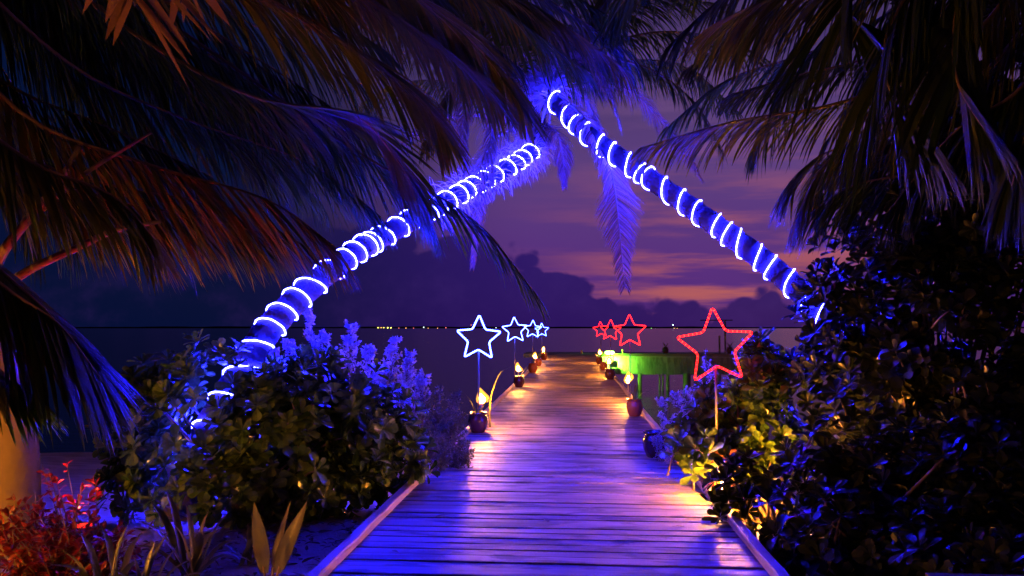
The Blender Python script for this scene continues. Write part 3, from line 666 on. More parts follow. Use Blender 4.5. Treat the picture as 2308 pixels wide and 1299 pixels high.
# near palm whose crown hangs over the upper left
pc = thing('coconut_palm', Vector((-5.6, 4.6, -.35)), 'palm beside the camera whose long dark fronds fill the upper left', 'palm tree')
crownC = at(-420, -520, 4.8)
trunk(pc, [Vector((-5.6, 4.6, -.5)), Vector((-5.5, 4.6, 1.0)), Vector((-5.3, 4.7, 2.6)), crownC], .17, .13, 50)
Cc = [([crownC, (-100, -260, 4.8), (250, 40, 5.0), (560, 215, 5.2), (790, 255, 5.6), (880, 340, 5.8), (945, 440, 5.9)], .72, 84, .5, 'frond', .30),
      ([crownC, (0, -200, 5.4), (450, 100, 5.8), (800, 340, 6.2), (1060, 490, 6.5), (1212, 668, 6.6)], .62, 90, .5, 'frond', .50),
      ([crownC, (-200, -60, 4.6), (40, 250, 4.7), (330, 370, 4.9), (600, 450, 5.1), (760, 560, 5.3)], .72, 84, .4, 'frond_warm', .62),
      ([crownC, (-250, 0, 4.9), (0, 330, 5.1), (260, 420, 5.4), (520, 470, 5.8), (700, 560, 6)], .75, 84, .4, 'frond', .66),
      ([crownC, (-100, -300, 4.4), (300, -130, 4.5), (640, 20, 4.8), (900, 180, 5.2), (1000, 300, 5.4)], .72, 84, .6, 'frond_warm', .35),
      ([crownC, (0, -420, 4.6), (400, -250, 5.0), (800, -80, 5.6), (1050, 80, 6.2), (1190, 260, 6.6)], .72, 90, .6, 'frond_warm', .35),
      ([crownC, (-300, -100, 4.2), (-120, 200, 4.0), (60, 360, 4.0), (250, 440, 4.1), (350, 540, 4.1)], .62, 76, .4, 'frond_warm', .60),
      ([crownC, (-150, -150, 5.6), (150, 140, 6), (420, 270, 6.4), (700, 370, 6.8), (860, 490, 7)], .75, 84, .5, 'frond', .60),
      ([crownC, (-150, -250, 6), (200, 0, 6.4), (500, 140, 6.8), (740, 300, 7.2)], .85, 80, .5, 'frond', .60),
      ([crownC, (-250, -50, 5.6), (0, 180, 5.8), (250, 290, 6.0), (480, 400, 6.2)], .85, 80, .5, 'frond_shaded', .65),
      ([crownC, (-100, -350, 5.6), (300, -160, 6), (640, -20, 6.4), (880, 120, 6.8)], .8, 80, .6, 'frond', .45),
      ([crownC, (-300, 0, 5.2), (-100, 260, 5.2), (120, 380, 5.4), (330, 460, 5.6)], .75, 76, .4, 'frond_shaded', .65),
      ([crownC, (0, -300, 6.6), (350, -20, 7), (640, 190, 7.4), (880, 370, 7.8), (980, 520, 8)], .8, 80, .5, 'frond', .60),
      ([crownC, (-350, 100, 4.4), (-200, 400, 4.2), (-20, 590, 4.2), (120, 720, 4.2), (200, 860, 4.25)], .60, 76, .3, 'frond_shaded', .35),
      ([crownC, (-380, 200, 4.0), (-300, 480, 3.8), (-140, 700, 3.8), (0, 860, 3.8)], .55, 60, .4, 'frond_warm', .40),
      ([crownC, (-360, 160, 4.6), (-230, 430, 4.5), (-60, 600, 4.5), (80, 690, 4.5), (190, 820, 4.5)], .62, 76, .3, 'frond_shaded', .45),
      ([crownC, (-340, 180, 4.3), (-180, 470, 4.1), (0, 640, 4.1), (130, 730, 4.1), (225, 850, 4.15)], .80, 84, .3, 'frond_shaded', .55),
      ([crownC, (-360, 300, 4.0), (-250, 600, 3.9), (-90, 780, 3.9), (60, 880, 3.9)], .60, 70, .3, 'frond', .50),
      ([crownC, (-260, 60, 5.0), (-40, 330, 5.0), (200, 440, 5.2), (450, 490, 5.5), (640, 540, 5.7)], .66, 84, .3, 'frond_warm', .72),
      ([crownC, (-200, -500, 3.6), (60, -420, 3.0), (240, -200, 2.7), (305, 12, 2.6)], .58, 19, .12, 'frond_torchlit', .12),
      ([crownC, (-100, -520, 3.6), (160, -420, 3.2), (360, -220, 2.95), (425, -20, 2.9)], .46, 16, .12, 'frond_torchlit', .2),
      ([crownC, (-150, -400, 4.2), (200, -300, 4.2), (520, -160, 4.4), (760, 0, 4.6)], .72, 76, .6, 'frond_warm', .40),
      ([crownC, (-100, -420, 5.2), (350, -330, 5.6), (760, -180, 6), (1000, 0, 6.4)], .75, 80, .6, 'frond', .40),
      ([crownC, (-100, -200, 7.4), (200, 50, 7.8), (450, 250, 8.2), (600, 380, 8.4)], .9, 80, .5, 'frond_shaded', .65),
      ([crownC, (100, -420, 6), (600, -260, 6.6), (1000, -90, 7.2), (1250, 60, 7.8)], .8, 90, .6, 'frond_warm', .40),
      ([crownC, (100, -450, 6.8), (700, -330, 7.4), (1150, -200, 8), (1450, -30, 8.6)], .8, 90, .6, 'frond', .45),
      ([crownC, (0, -330, 5.0), (400, -190, 5.4), (760, -40, 5.8), (1010, 120, 6.3), (1120, 230, 6.6)], .7, 84, .6, 'frond_warm', .40),
      ([crownC, (-300, 40, 6.6), (-80, 220, 7), (160, 300, 7.2), (360, 400, 7.4)], .9, 80, .5, 'frond_shaded', .70),
      ([crownC, (-320, 60, 7.6), (-100, 330, 8), (120, 400, 8.2), (300, 470, 8.4)], .8, 80, .5, 'frond_shaded', .70)]
for k, (c, L, n, dr, mt, hg) in enumerate(Cc): frond(pc, c, L * 1.05, int(n * 1.5), dr * .7, .036, mt, .024, seed=50 + k, gap=.06, hang=hg)

rf = random.Random(77)
for k in range(16):      # fronds behind, higher in the crown; every other one in the shade-darkened colour
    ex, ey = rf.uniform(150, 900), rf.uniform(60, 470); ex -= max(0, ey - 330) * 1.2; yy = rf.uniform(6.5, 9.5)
    frond(pc, [crownC, (ex * .15 - 250, ey * .15 - 330, yy * .85), (ex * .5 - 130, ey * .5 - 170, yy * .94), (ex * .8, ey * .75, yy), (ex * 1.0 + 60, ey + 90, yy + .2)], 1.05, 110, .9, .042, ('frond_shaded', 'frond')[k % 2], .026, seed=300 + k, gap=.03, hang=.6)
for k in range(15):
    ex, ey = rf.uniform(880, 1420), rf.uniform(-60, 120); yy = rf.uniform(7.5, 11)
    frond(pc, [crownC, (ex * .3 - 200, ey * .3 - 420, yy * .8), (ex * .6 - 60, ey * .6 - 250, yy * .9), (ex * .85, ey * .8 - 60, yy), (ex + 40, ey + 90, yy + .2)], .9, 110, .9, .040, ('frond_warm', 'frond_shaded', 'frond')[k % 3], .026, seed=340 + k, gap=.04, hang=.4)

# near palm whose crown hangs over the upper right
pd = thing('coconut_palm', Vector((6.3, 6.0, -.5)), 'palm at the right whose dark fronds fill the upper right corner', 'palm tree')
crownD = at(2560, -300, 6.0)
trunk(pd, [Vector((6.3, 6.0, -.7)), Vector((6.2, 6.0, 1.0)), Vector((5.9, 6.0, 2.8)), crownD], .17, .13, 50)
Dd = [([crownD, (2300, -330, 5.6), (2000, -160, 5.3), (1900, 0, 5.2), (2000, 110, 5.2)], .9, 70, .5, 'frond_shaded'),
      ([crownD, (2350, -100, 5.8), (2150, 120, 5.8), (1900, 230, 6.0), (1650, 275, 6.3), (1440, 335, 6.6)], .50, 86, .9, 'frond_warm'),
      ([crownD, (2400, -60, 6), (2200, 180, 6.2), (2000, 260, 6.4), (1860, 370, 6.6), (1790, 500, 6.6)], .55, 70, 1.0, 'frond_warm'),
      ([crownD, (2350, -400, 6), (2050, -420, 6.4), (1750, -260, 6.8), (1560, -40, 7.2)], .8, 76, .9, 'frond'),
      ([crownD, (2300, -250, 5.2), (2080, -60, 5), (1990, 150, 5), (2100, 330, 5)], .8, 70, .8, 'frond_shaded'),
      ([crownD, (2450, 0, 5.6), (2300, 200, 5.5), (2150, 300, 5.6), (2000, 480, 5.8)], .7, 70, 1.0, 'frond_shaded'),
      ([crownD, (2400, -250, 5), (2200, -100, 4.8), (2150, 150, 4.8), (2250, 340, 4.8)], .7, 70, .8, 'frond_shaded'),
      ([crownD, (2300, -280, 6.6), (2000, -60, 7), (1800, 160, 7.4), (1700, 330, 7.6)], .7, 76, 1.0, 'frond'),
      ([crownD, (2500, 0, 6.4), (2400, 250, 6.4), (2250, 400, 6.5), (2100, 600, 6.6)], .7, 70, 1.0, 'frond_shaded'),
      ([crownD, (2420, -150, 7), (2200, 0, 7.4), (2000, 140, 7.8), (1860, 330, 8), (1830, 480, 8)], .7, 76, 1.1, 'frond_shaded'),
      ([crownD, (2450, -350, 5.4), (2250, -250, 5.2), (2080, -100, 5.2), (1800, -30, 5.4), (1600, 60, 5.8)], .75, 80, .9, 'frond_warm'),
      ([crownD, (2500, -100, 5), (2420, 100, 4.8), (2330, 250, 4.7), (2280, 420, 4.7)], .7, 70, .9, 'frond_shaded'),
      ([crownD, (2480, -40, 7.2), (2360, 150, 7.6), (2240, 260, 8), (2050, 420, 8.4)], .8, 76, 1.1, 'frond_shaded'),
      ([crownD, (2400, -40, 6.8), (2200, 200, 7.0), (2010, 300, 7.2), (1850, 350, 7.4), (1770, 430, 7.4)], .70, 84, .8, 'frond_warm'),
      ([crownD, (2420, 0, 6.2), (2250, 260, 6.4), (2080, 380, 6.6), (1920, 420, 6.8), (1800, 500, 6.9)], .60, 80, .8, 'frond_shaded'),
      ([crownD, (2440, 40, 7.2), (2300, 240, 7.4), (2120, 340, 7.6), (1960, 380, 7.8), (1860, 470, 7.9)], .75, 80, .8, 'frond_shaded'),
      ([crownD, (2380, -360, 7.0), (2080, -300, 7.4), (1820, -150, 7.8), (1620, 0, 8.2), (1500, 110, 8.4)], .75, 84, .8, 'frond_shaded'),
      ([crownD, (2380, -300, 7.6), (2100, -160, 8.0), (1860, -10, 8.4), (1680, 70, 8.8), (1540, 160, 9.0)], .60, 84, .8, 'frond_shaded'),
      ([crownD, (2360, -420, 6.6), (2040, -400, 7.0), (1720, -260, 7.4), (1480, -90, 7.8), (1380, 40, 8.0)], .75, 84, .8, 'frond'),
      ([crownD, (2400, -200, 6.4), (2180, -20, 6.6), (1980, 120, 6.9), (1800, 170, 7.2), (1640, 215, 7.5)], .50, 84, .8, 'frond_shaded'),
      ([crownD, (2400, -380, 6.8), (2150, -330, 7.2), (1900, -190, 7.6), (1700, 0, 8)], .8, 80, 1.0, 'frond_shaded'),
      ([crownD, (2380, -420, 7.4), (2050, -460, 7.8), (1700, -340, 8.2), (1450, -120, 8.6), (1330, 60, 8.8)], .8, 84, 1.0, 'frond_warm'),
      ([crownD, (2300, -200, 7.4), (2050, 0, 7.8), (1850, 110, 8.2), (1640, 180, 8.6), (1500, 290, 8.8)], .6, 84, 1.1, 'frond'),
      ([crownD, (2420, -200, 7.8), (2300, -60, 8.2), (2150, 60, 8.6), (2000, 240, 9), (1930, 420, 9)], .8, 80, 1.1, 'frond_shaded')]
for k, (c, L, n, dr, mt) in enumerate(Dd): frond(pd, c, L * 1.15, int(n * 1.5), dr * .8, .036, mt, .026, seed=90 + k, gap=.06, hang=(.25, .45, .6)[k % 3] if k else .1)

# ------------------------------------------------------------------ broad-leaved bushes
SC_PROF = ((0, .10), (.22, .30), (.5, .72), (.78, 1.0), (.93, .78))
leaf_var = []
for k in range(5):
    mb = MB(); mb.leaf(Vector((0, 0, 0)), Vector((0, 1, 0)), UP, 1.0, .40 + .05 * k, .12 + .18 * k, SC_PROF, .28); leaf_var.append(mb)
leaf_me = {}
def leaf_mesh(k, mt):
    if (k, mt) not in leaf_me: leaf_me[(k, mt)] = leaf_var[k].mesh('leaf', M[mt], True)
    return leaf_me[(k, mt)]
def add_from(mb, src, mm):
    b = len(mb.v); mb.v += [mm @ v for v in src.v]; mb.f += [tuple(b + i for i in f) for f in src.f]
def rosette(p, axis, r, L, n=None):
    """transforms of the leaves of one whorl"""
    axis = axis.normalized(); N = perp(axis); B = axis.cross(N); out = []
    n = n or r.randint(8, 12); ph = r.uniform(0, 6.28)
    for k in range(n):
        a = ph + k * 2.4; el = R(78) - R(62) * (k / n) ** .8 + r.uniform(-.15, .15)
        d = (N * math.cos(a) + B * math.sin(a)) * math.sin(el) + axis * math.cos(el)
        s = d.cross(axis).normalized(); u = s.cross(d).normalized(); l = L * r.uniform(.72, 1.15) * (1 - .35 * k / n)
        mm = Matrix((s, d, u)).transposed().to_4x4(); mm = Matrix.Translation(p + axis * (.03 * k / n)) @ mm @ Matrix.Scale(l, 4)
        out.append((r.randrange(5), mm))
    return out
def bush(name, loc, label, cat, blobs, n, L, mt, seed, solo=28, nst=36, jit=.22, front=lambda p: -p.y, extra=()):
    o = thing(name, loc, label, cat); r = random.Random(seed); ros = []
    tot = sum(b[1][0] * b[1][1] + b[1][0] * b[1][2] for b in blobs)
    for c, rad in blobs:
        for k in range(int(n * (rad[0] * rad[1] + rad[0] * rad[2]) / tot)):
            d = Vector((r.gauss(0, 1), r.gauss(0, 1) - .25, r.gauss(0, 1) + .35)).normalized(); f = 1 - abs(r.gauss(0, jit)) if r.random() > .14 else r.uniform(1.0, 1.28)
            p = c + Vector((d.x * rad[0], d.y * rad[1], d.z * rad[2])) * f
            if p.z < ground_z(p.x, p.y) + .06: continue
            if abs(p.x) < HALF + .05 and p.z < .1: continue
            sx0, sy0 = seen_at(p)
            if seed == 12 and (p.y < 7.06 or (sx0 < 1690 and sy0 < 875)): continue
            if seed in (13, 14) and sx0 < 1745 and sy0 < 1010: continue
            if seed == 13 and p.x < 1.36 and p.y > 6.2: continue
            if seed == 11:
                q = min((w for w in dA[:120:4]), key=lambda w: (w - p).length)
                if p.x < at(560, 900, 6.7).x and p.y > q.y + .12: continue
                if (q - p).length < .25 or (abs((q - p).x) < .24 and abs((q - p).z) < .24 and p.y < q.y and r.random() < .8): continue
            ros.append((p, (d + Vector((0, 0, .55)) + Vector((r.gauss(0, .3), r.gauss(0, .3), r.gauss(0, .2)))).normalized()))
    for p in extra: ros.append((p, Vector((r.gauss(-.1, .3), r.gauss(-.6, .2), r.uniform(.4, 1))).normalized()))
    ros.sort(key=lambda q: front(q[0])); ros.reverse()
    fol = MB(); stem = MB()
    for i, (p, ax) in enumerate(ros):
        ls = rosette(p, ax, r, L)
        if i < solo:
            tw = MB(); tw.tube([p - ax * .16 + Vector((0, 0, -.03)), p - ax * .07, p + ax * .02], [.009, .008, .005], 6); t_ = tw.build('twig', M['stem'], o, True)
            for k, mm in ls: link('leaf', leaf_mesh(k, mt), t_, mat=mm)
        else:
            for k, mm in ls: add_from(fol, leaf_var[k], mm)
    fol.build('foliage', M[mt], o, kind='stuff')
    for k in range(nst):
        p, ax = ros[r.randrange(len(ros))]; b_ = Vector((loc[0] + r.uniform(-.25, .25), loc[1] + r.uniform(-.2, .2), ground_z(loc[0], loc[1]) - .05))
        mid = b_.lerp(p, .55) + Vector((r.uniform(-.12, .12), r.uniform(-.12, .12), -.08)); stem.tube(spline([b_, mid, p], 8), [.022, .02, .018, .016, .013, .011, .009, .007], 6)
    stem.build('branches', M['stem'], o, True)
    return o
def gpt(px, py, y): p = at(px, py, y); return Vector((p.x, p.y, ground_z(p.x, p.y)))

bush('beach_cabbage_bush', gpt(560, 1130, 6.5), 'big rounded leafy bush left of the pier round the left palm base', 'bush',
     [(at(395, 985, 6.35), (.52, .42, .54)), (at(490, 885, 6.4), (.40, .36, .38)), (at(620, 985, 6.5), (.60, .48, .50)), (at(800, 985, 6.9), (.43, .43, .48)), (at(690, 900, 6.9), (.43, .40, .37)), (at(880, 1040, 7.0), (.31, .35, .35)), (at(340, 1080, 6.3), (.27, .3, .34)), (at(480, 1100, 6.2), (.50, .36, .30)), (at(720, 1085, 6.6), (.53, .36, .28))],
     1200, .150, 'scaevola', 11, solo=28, front=lambda p: -(p - at(720, 980, 6)).length)
bush('beach_cabbage_bush', gpt(1700, 1150, 6.9), 'leafy bush lit yellow by the torch at the right kerb', 'bush',
     [(at(1640, 930, 7.45), (.24, .2, .26)), (at(1705, 850, 7.5), (.24, .24, .30)), (at(1590, 1005, 7.35), (.20, .14, .18)), (at(1665, 1030, 7.2), (.22, .16, .26)), (at(1715, 960, 7.3), (.26, .22, .4)), (at(1555, 985, 7.45), (.14, .12, .14))],
     190, .165, 'scaevola', 12, solo=28, nst=22, front=lambda p: -(p - at(1600, 990, 6.2)).length,
     extra=[at(*c) for c in ((1528, 1000, 6.95), (1548, 1035, 6.9), (1572, 1015, 6.85), (1562, 1072, 6.8), (1590, 1055, 6.78), (1582, 990, 6.95), (1518, 1025, 6.95), (1600, 1020, 6.82), (1545, 985, 7.25), (1575, 955, 7.35), (1562, 1012, 7.20), (1600, 925, 7.40), (1640, 895, 7.45), (1612, 985, 7.30), (1655, 955, 7.35), (1690, 900, 7.3), (1532, 1000, 7.25), (1700, 800, 7.4), (1720, 770, 7.4), (1580, 1045, 7.20), (1630, 1030, 7.20), (1690, 1000, 7.25), (1720, 1050, 7.20))])
bush('beach_cabbage_bush', gpt(1760, 1200, 5.9), 'dark leafy bush spilling over the right kerb in the foreground', 'bush',
     [(at(1640, 1082, 6.05), (.13, .06, .13)), (at(1665, 1150, 6.0), (.14, .10, .10)), (at(1760, 1160, 5.8), (.28, .3, .24)), (at(1860, 1100, 5.9), (.36, .4, .45)), (at(1980, 1150, 5.7), (.5, .5, .5)), (at(2150, 1150, 5.5), (.6, .5, .6)), (at(2280, 1200, 5.3), (.5, .5, .5)), (at(1880, 1240, 5.2), (.4, .4, .3)), (at(2080, 1270, 5.0), (.5, .4, .3)), (at(2250, 1290, 4.6), (.5, .4, .25))],
     520, .14, 'shaded_leaf', 13, solo=26, front=lambda p: -(p - at(1700, 1130, 5)).length,
     extra=[at(*c) for c in ((1622, 1062, 6.1), (1640, 1040, 6.1), (1660, 1060, 6.05), (1640, 1085, 6.0), (1665, 1095, 6.0), (1690, 1080, 6.0), (1605, 1140, 6.0), (1640, 1125, 5.95), (1680, 1130, 5.9), (1625, 1170, 5.95), (1685, 1040, 6.1))])
tr = bush('sea_hibiscus', gpt(2150, 1150, 7.2), 'tall glossy-leaved tree, darkened for shade, filling the right side behind the bushes', 'tree',
     [(at(1880, 760, 7.2), (.40, .5, .55)), (at(1870, 900, 7.3), (.42, .4, .6)), (at(1990, 700, 7.0), (.6, .6, .8)), (at(2050, 950, 6.8), (.8, .6, .8)), (at(2200, 750, 6.6), (.9, .7, 1.0)), (at(2250, 450, 6.8), (.9, .7, .9)), (at(2080, 520, 7.4), (.6, .6, .7)), (at(2300, 1000, 6.2), (.8, .6, .8)), (at(2230, 180, 7.2), (.9, .7, .9)), (at(1960, 460, 8.2), (.45, .5, .6))],
     1500, .15, 'shaded_leaf', 14, solo=20, nst=60, jit=.28, front=lambda p: -(p - at(1850, 800, 5)).length)

# ------------------------------------------------------------------ fine-leaved silver shrubs
def fine_shrub(name, loc, label, tips, mt, seed, leafL=.026, dens=1.0, spire=.16):
    o = thing(name, loc, label, 'shrub'); r = random.Random(seed); st = MB(); lf = MB()
    for tip in tips:
        b_ = loc + Vector((r.uniform(-.15, .15), r.uniform(-.15, .15), -.03)); mid = b_.lerp(tip, .5); mid.x = mid.x * .6 + tip.x * .4; path = spline([b_, mid, tip], 14)
        st.tube(path, [.014 * (1 - .8 * i / 13) for i in range(14)], 5)
        for k in range(int(44 * dens)):
            t = .25 + .75 * r.random() ** .8; i = min(int(t * 13), 12); p = path[i].lerp(path[i + 1], t * 13 - i); T = (path[i + 1] - path[i]).normalized()
            a = r.uniform(0, 6.28); N = perp(T); Bn = T.cross(N); ln = spire * (1.15 - t) * 1.5 * r.uniform(.5, 1.2) + .03
            d = (N * math.cos(a) + Bn * math.sin(a)) + T * r.uniform(.5, 1.3) + UP * .3; d.normalize(); q = p + d * ln
            st.tube([p, p.lerp(q, .5) + Vector((0, 0, -.004)), q], [.004, .003, .002], 4, cap=False)
            for m_ in range(int(13 * dens)):
                f = r.random() ** .6; pp = p.lerp(q, f); aa = r.uniform(0, 6.28); dd = (d * r.uniform(.3, 1) + Vector((r.gauss(0, .7), r.gauss(0, .7), r.gauss(0, .7)))).normalized()
                lf.leaf(pp, dd, Vector((r.gauss(0, 1), r.gauss(0, 1), r.gauss(0, 1))), leafL * r.uniform(.7, 1.3), leafL * .42, .3, ((0, .2), (.55, 1.0)), .1)
    st.build('branches', M['stem'], o); lf.build('foliage', M[mt], o, kind='stuff'); return o
T1 = [(697, 700, 8.5), (650, 775, 8.3), (620, 800, 8.3), (725, 745, 8.6), (790, 738, 8.6), (760, 800, 8.4), (830, 790, 8.5), (893, 775, 8.6), (860, 830, 8.3), (925, 805, 8.6), (680, 820, 8.1), (960, 850, 8.5), (740, 850, 8.1), (815, 860, 8.1), (905, 880, 8.2)]
fine_shrub('silver_shrub', gpt(790, 1090, 8.6), 'silvery fine-leaved shrub with upright spires behind the left bush', [at(*c) for c in T1], 'silver', 21, .042, 1.8, .24)
T2 = [(990, 880, 8.6), (1030, 885, 8.7), (1010, 930, 8.4), (960, 900, 8.4), (1045, 1000, 8.0), (1055, 1020, 7.9), (985, 985, 7.9), (930, 960, 7.9), (1020, 960, 8.3), (1040, 940, 8.6), (900, 940, 8), (950, 1030, 7.6), (1000, 1030, 7.7)]
fine_shrub('silver_shrub', gpt(930, 1100, 8.2), 'low fine-leaved shrub spilling over the left kerb near the first pot', [at(*c) for c in T2], 'smallleaf', 22, .034, 1.2, .17)
T3 = [(1492, 905, 8.6), (1520, 890, 8.6), (1545, 880, 8.7), (1570, 862, 8.8), (1500, 960, 8.4), (1530, 950, 8.3), (1560, 930, 8.4), (1590, 900, 8.6), (1480, 990, 8.5), (1515, 1010, 8.2), (1550, 1000, 8.1), (1590, 960, 8.2)]
fine_shrub('silver_shrub', Vector((1.55, 8.6, ground_z(1.55, 8.6))), 'fine-leaved silvery shrub between the dark pot and the big red star', [at(*c) for c in T3], 'silver', 23, .032, 1.2, .16)
T4 = [(1590, 800, 9.2), (1610, 830, 9.2), (1640, 850, 9.2), (1660, 800, 9.2)]
fine_shrub('silver_shrub', Vector((2.0, 9.3, ground_z(2.0, 9.3))), 'blue-lit fine shrub seen through the big red star', [at(*c) for c in T4], 'silver', 24, .032, 1.0, .15)

# ------------------------------------------------------------------ lower left: tree with red light, red-lit shrub, strap leaves
tb = gpt(30, 1170, 5.3)
tf = thing('bare_tree', tb, 'pale trunk at the left edge with branches lit red from below', 'tree')
mb = MB(); mb.tube(spline([tb - Vector((0, 0, .15)), at(38, 1060, 5.3), at(30, 930, 5.25), at(-20, 780, 5.1), at(-30, 660, 5.0)], 24), [.15 + .05 * math.exp(-i * .35) - .0022 * i for i in range(24)], 14); mb.build('trunk', M['tree_bark'], tf, True)
for c, r0, r1 in (([(-30, 680, 5.0), (60, 612, 4.9), (180, 556, 4.8), (260, 520, 4.75), (360, 500, 4.7)], .034, .012), ([(-40, 690, 5.0), (0, 580, 4.9), (60, 500, 4.8), (130, 415, 4.7), (180, 330, 4.7)], .040, .015), ([(60, 505, 4.8), (180, 400, 4.7), (290, 330, 4.6), (340, 300, 4.6)], .018, .007), ([(-40, 690, 5.0), (-120, 480, 5), (-200, 200, 5)], .07, .03)):
    mb = MB(); mb.tube(spline([at(*p) for p in c], 16), [r0 + (r1 - r0) * i / 15 for i in range(16)], 9); mb.build('branch', M['tree_bark'], tf, True)
sp = gpt(190, 1170, 4.9)
gs_ = thing('garden_spotlight', sp, 'small red spotlight hidden in the red-lit shrub at lower left', 'spotlight')
mb = MB(); mb.tube([sp, sp + Vector((0, 0, .24))], .012, 6); mb.tube([sp + Vector((0, 0, .22)), sp + Vector((.0, .0, .30))], [.045, .05], 12); mb.build('housing', M['metal_dark'], gs_)
mb = MB(); mb.tube([sp + Vector((0, 0, .302)), sp + Vector((0, 0, .312))], .046, 12); mb.build('lens', M['red_lens'], gs_)
ld = bpy.data.lights.new('red_lamp', 'SPOT'); ld.energy = 120; ld.color = (1, .03, .015); ld.spot_size = R(100); ld.spot_blend = .6; ld.shadow_soft_size = .04
lo = bpy.data.objects.new('bulb', ld); COL.objects.link(lo); lo.location = sp + Vector((0, 0, .33)); lo.rotation_euler = (R(180 + 6), R(10), 0); lo.parent = gs_; lo.matrix_parent_inverse = Matrix.Translation(-gs_.location)

def leafy(name, loc, label, blobs, n, L, W, mt, seed, sprigs=()):
    o = thing(name, loc, label, 'shrub'); r = random.Random(seed); st = MB(); lf = MB(); ends = []
    for c, rad in blobs:
        for k in range(n):
            d = Vector((r.gauss(0, 1), r.gauss(0, 1), r.gauss(0, 1) + .3)).normalized(); ends.append(c + Vector((d.x * rad[0], d.y * rad[1], d.z * rad[2])) * (1 - abs(r.gauss(0, .25))))
    ends = [e for e in ends if e.z > ground_z(e.x, e.y) + .03] + list(sprigs)
    for e in ends:
        b_ = loc + Vector((r.uniform(-.2, .2), r.uniform(-.15, .15), 0)); pa_ = spline([b_, b_.lerp(e, .5) + Vector((0, 0, -.04)), e], 6)
        st.tube(pa_, [.007, .006, .005, .004, .003, .002], 4, cap=False); T = (pa_[-1] - pa_[-3]).normalized()
        for k in range(11):
            p = pa_[-1].lerp(pa_[-3], r.random()); d = (T * r.uniform(.2, 1.2) + Vector((r.gauss(0, .6), r.gauss(0, .6), r.gauss(0, .5)))).normalized()
            lf.leaf(p, d, UP + Vector((r.gauss(0, .4), r.gauss(0, .4), 0)), L * r.uniform(.7, 1.25), W, .4, ((0, .15), (.3, .8), (.6, 1.0), (.85, .55)), .3)
    st.build('branches', M['stem'], o); lf.build('foliage', M[mt], o, kind='stuff'); return o
leafy('red_lit_shrub', gpt(140, 1300, 4.6), 'small-leaved shrub glowing red at the lower left corner', [(at(150, 1220, 4.6), (.34, .3, .22)), (at(60, 1180, 4.7), (.22, .25, .2)), (at(230, 1250, 4.5), (.25, .25, .18)), (at(110, 1290, 4.3), (.4, .2, .15))], 42, .062, .028, 'red_lit_leaf', 31,
      [at(110, 1062, 4.8), at(125, 1075, 4.8), at(95, 1050, 4.8), at(150, 1045, 4.8), at(185, 1095, 4.7), at(200, 1110, 4.7), at(215, 1080, 4.7), at(180, 1120, 4.7), at(90, 1140, 4.7), at(75, 1155, 4.7)])
def straps(name, loc, label, ends, wid, mt, seed, n=10, cat='plant'):
    o = thing(name, loc, label, cat); r = random.Random(seed)
    for e in ends:
        b_ = loc + Vector((r.uniform(-.05, .05), r.uniform(-.05, .05), 0)); mid = b_.lerp(e, .55) + Vector((0, 0, .14 * (e - b_).length)); path = spline([b_, mid, e], n); mb = MB()
        wv = (e - b_).cross(UP); wv = wv.normalized() if wv.length > .05 else Vector((1, 0, 0)); wv = (wv + Vector((r.gauss(0, .5), r.gauss(0, .5), 0))).normalized(); nr = wv.cross((e - b_).normalized())
        for i, p in enumerate(path):
            t = i / (n - 1); w = wid * .5 * (.45 + .55 * math.sin(math.pi * min(1, t * .9 + .1))) * (1 - t ** 5) + .001
            mb.v += [p - wv * w + nr * w * .5, p, p + wv * w + nr * w * .5]
            if i:
                a = (i - 1) * 3; mb.f += [(a, a + 1, a + 4, a + 3), (a + 1, a + 2, a + 5, a + 4)]
        mb.build('leaf', M[mt], o, True)
    return o
straps('spider_lily', gpt(430, 1290, 4.6), 'clump of long strap leaves in front of the left bush', [at(*c) for c in ((375, 1105, 4.8), (420, 1140, 4.7), (470, 1150, 4.7), (520, 1150, 4.6), (550, 1215, 4.4), (340, 1130, 4.8), (300, 1170, 4.6), (500, 1190, 4.4), (450, 1200, 4.3), (280, 1230, 4.4), (390, 1180, 4.4), (560, 1260, 4.4))], .045, 'strap', 41)
straps('spider_lily', gpt(250, 1330, 4.2), 'clump of broad strap leaves at the bottom edge by the red shrub', [at(*c) for c in ((290, 1180, 4.2), (320, 1200, 4.1), (180, 1200, 4.2), (140, 1240, 4.1), (340, 1260, 4.0), (230, 1190, 4.3), (100, 1270, 4.1), (380, 1270, 4.1))], .05, 'strap', 42)
mb = MB(); r = random.Random(61)
for k in range(1100):
    x, y = r.uniform(-4.6, -1.36), r.uniform(2.8, 7.4)
    if r.random() < .35: x, y = r.uniform(-3.2, -1.4), r.uniform(3.6, 6.2)
    a = r.uniform(0, 6.28); mb.leaf(Vector((x, y, ground_z(x, y) + r.uniform(.004, .03))), Vector((math.cos(a), math.sin(a), r.uniform(-.1, .35))), UP + Vector((r.gauss(0, .3), r.gauss(0, .3), 0)), r.uniform(.04, .12), r.uniform(.015, .04), r.uniform(0, .8))
tag(mb.build('leaf_litter', M['litter']), 'dry fallen leaves strewn over the sand left of the boardwalk', None, kind='stuff')
straps('spider_lily', gpt(560, 1290, 4.9), 'low tuft of strap leaves between the seedling and the left bush', [at(*c) for c in ((500, 1225, 4.9), (540, 1205, 4.95), (585, 1200, 4.9), (620, 1235, 4.8), (470, 1250, 4.8), (640, 1270, 4.8), (560, 1180, 5.0))], .035, 'strap', 43)
straps('spider_lily', gpt(330, 1330, 4.0), 'dark strap-leaved tuft at the bottom edge left of the seedling', [at(*c) for c in ((400, 1230, 4.0), (440, 1255, 3.95), (350, 1220, 4.05), (300, 1250, 4.0), (470, 1290, 3.9), (380, 1200, 4.1), (250, 1280, 3.95))], .04, 'strap', 44)
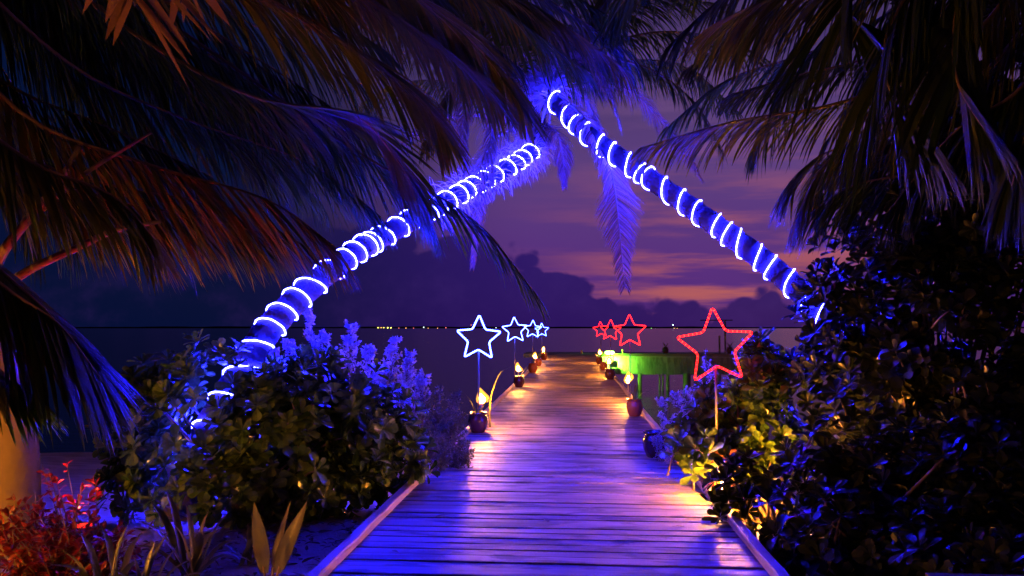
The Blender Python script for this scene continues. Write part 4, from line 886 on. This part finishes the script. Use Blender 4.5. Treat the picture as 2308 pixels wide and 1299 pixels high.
# coconut seedling with two broad blades
b_ = gpt(605, 1330, 4.35)
sl = thing('palm_seedling', b_, 'young palm seedling with two broad upright blades by the boardwalk', 'plant')
for tip, mid, w in ((at(573, 1132, 4.35), at(588, 1225, 4.35), .13), (at(692, 1130, 4.3), at(648, 1225, 4.3), .12), (at(655, 1128, 4.5), at(625, 1230, 4.45), .06)):
    path = spline([b_, b_.lerp(mid, .55), mid, tip], 14); mb = MB(); mb.tube(path[:6], .008, 6, cap=False); mb.build('stalk', M['petiole'], sl, True); mb = MB(); wv = Vector((.9, -.45, .1)).normalized(); nr = Vector((.3, -1, .2)).normalized()
    for i in range(4, 14):
        t = (i - 4) / 9; ww = w * .5 * (math.sin(math.pi * min(1, .12 + t * .80)) ** .8) * (1 - t ** 7) + .001; p = path[i]; f = .35
        mb.v += [p - wv * ww + nr * ww * f, p - wv * ww * .5 + nr * ww * .1, p, p + wv * ww * .5 + nr * ww * .1, p + wv * ww + nr * ww * f]
        if i > 4:
            a = (i - 5) * 5
            for q in range(4): mb.f.append((a + q, a + q + 1, a + q + 6, a + q + 5))
    mb.build('leaf', M['strap'], sl, True)
# bent grass blades by the first pot and the right shrub
for c, lab in (([(1105, 905, 11.2), (1125, 845, 11.2), (1150, 828, 11.2)], 'thin bent grass blade beside the first torch on the left'), ([(1500, 985, 9.0), (1508, 920, 9.0), (1530, 888, 9.0)], 'bent blue-lit blade rising from the right shrub')):
    P = [at(*q) for q in c]; b0 = Vector((P[0].x, P[0].y, ground_z(P[0].x, P[0].y))); mb = MB(); path = spline([b0, b0.lerp(P[0], .6)] + P, 16)
    for i, p in enumerate(path):
        w = .012 * (1 - (i / 15) ** 3) + .001; mb.v += [p - Vector((w, 0, 0)), p + Vector((w, .004, .004))]
        if i: mb.f.append((2 * i - 2, 2 * i - 1, 2 * i + 1, 2 * i))
    tag(mb.build('grass_blade', M['strap']), lab, 'plant')
fl_spots = [(1440, 1040, 'small fallen leaf on the deck near the dark pot'), (1470, 1055, 'fallen leaf on the deck right of the others by the dark pot'), (1020, 1160, 'fallen leaf lying near the left kerb'), (1225, 1165, 'curled fallen leaf near the middle of the deck'), (1515, 1178, 'fallen leaf on the warm-lit planks at right'), (900, 1250, 'fallen leaf at the lower left of the deck'), (1350, 1010, 'fallen leaf on the blue-lit middle of the deck')]
for k, (px, py, lab) in enumerate(fl_spots):
    yd = 1.4 * FOC / (py - 738); p = at(px, py, yd); p.z = .008; a = k * 1.7; mb = MB()
    mb.leaf(p, Vector((math.cos(a), math.sin(a), .05)), UP, .09 + .02 * (k % 3), .04, .25); tag(mb.build('fallen_leaf', M['stem']), lab, 'leaf', 'fallen leaves on the deck')
for o in bpy.data.objects:
    if '_local' in o: del o['_local']
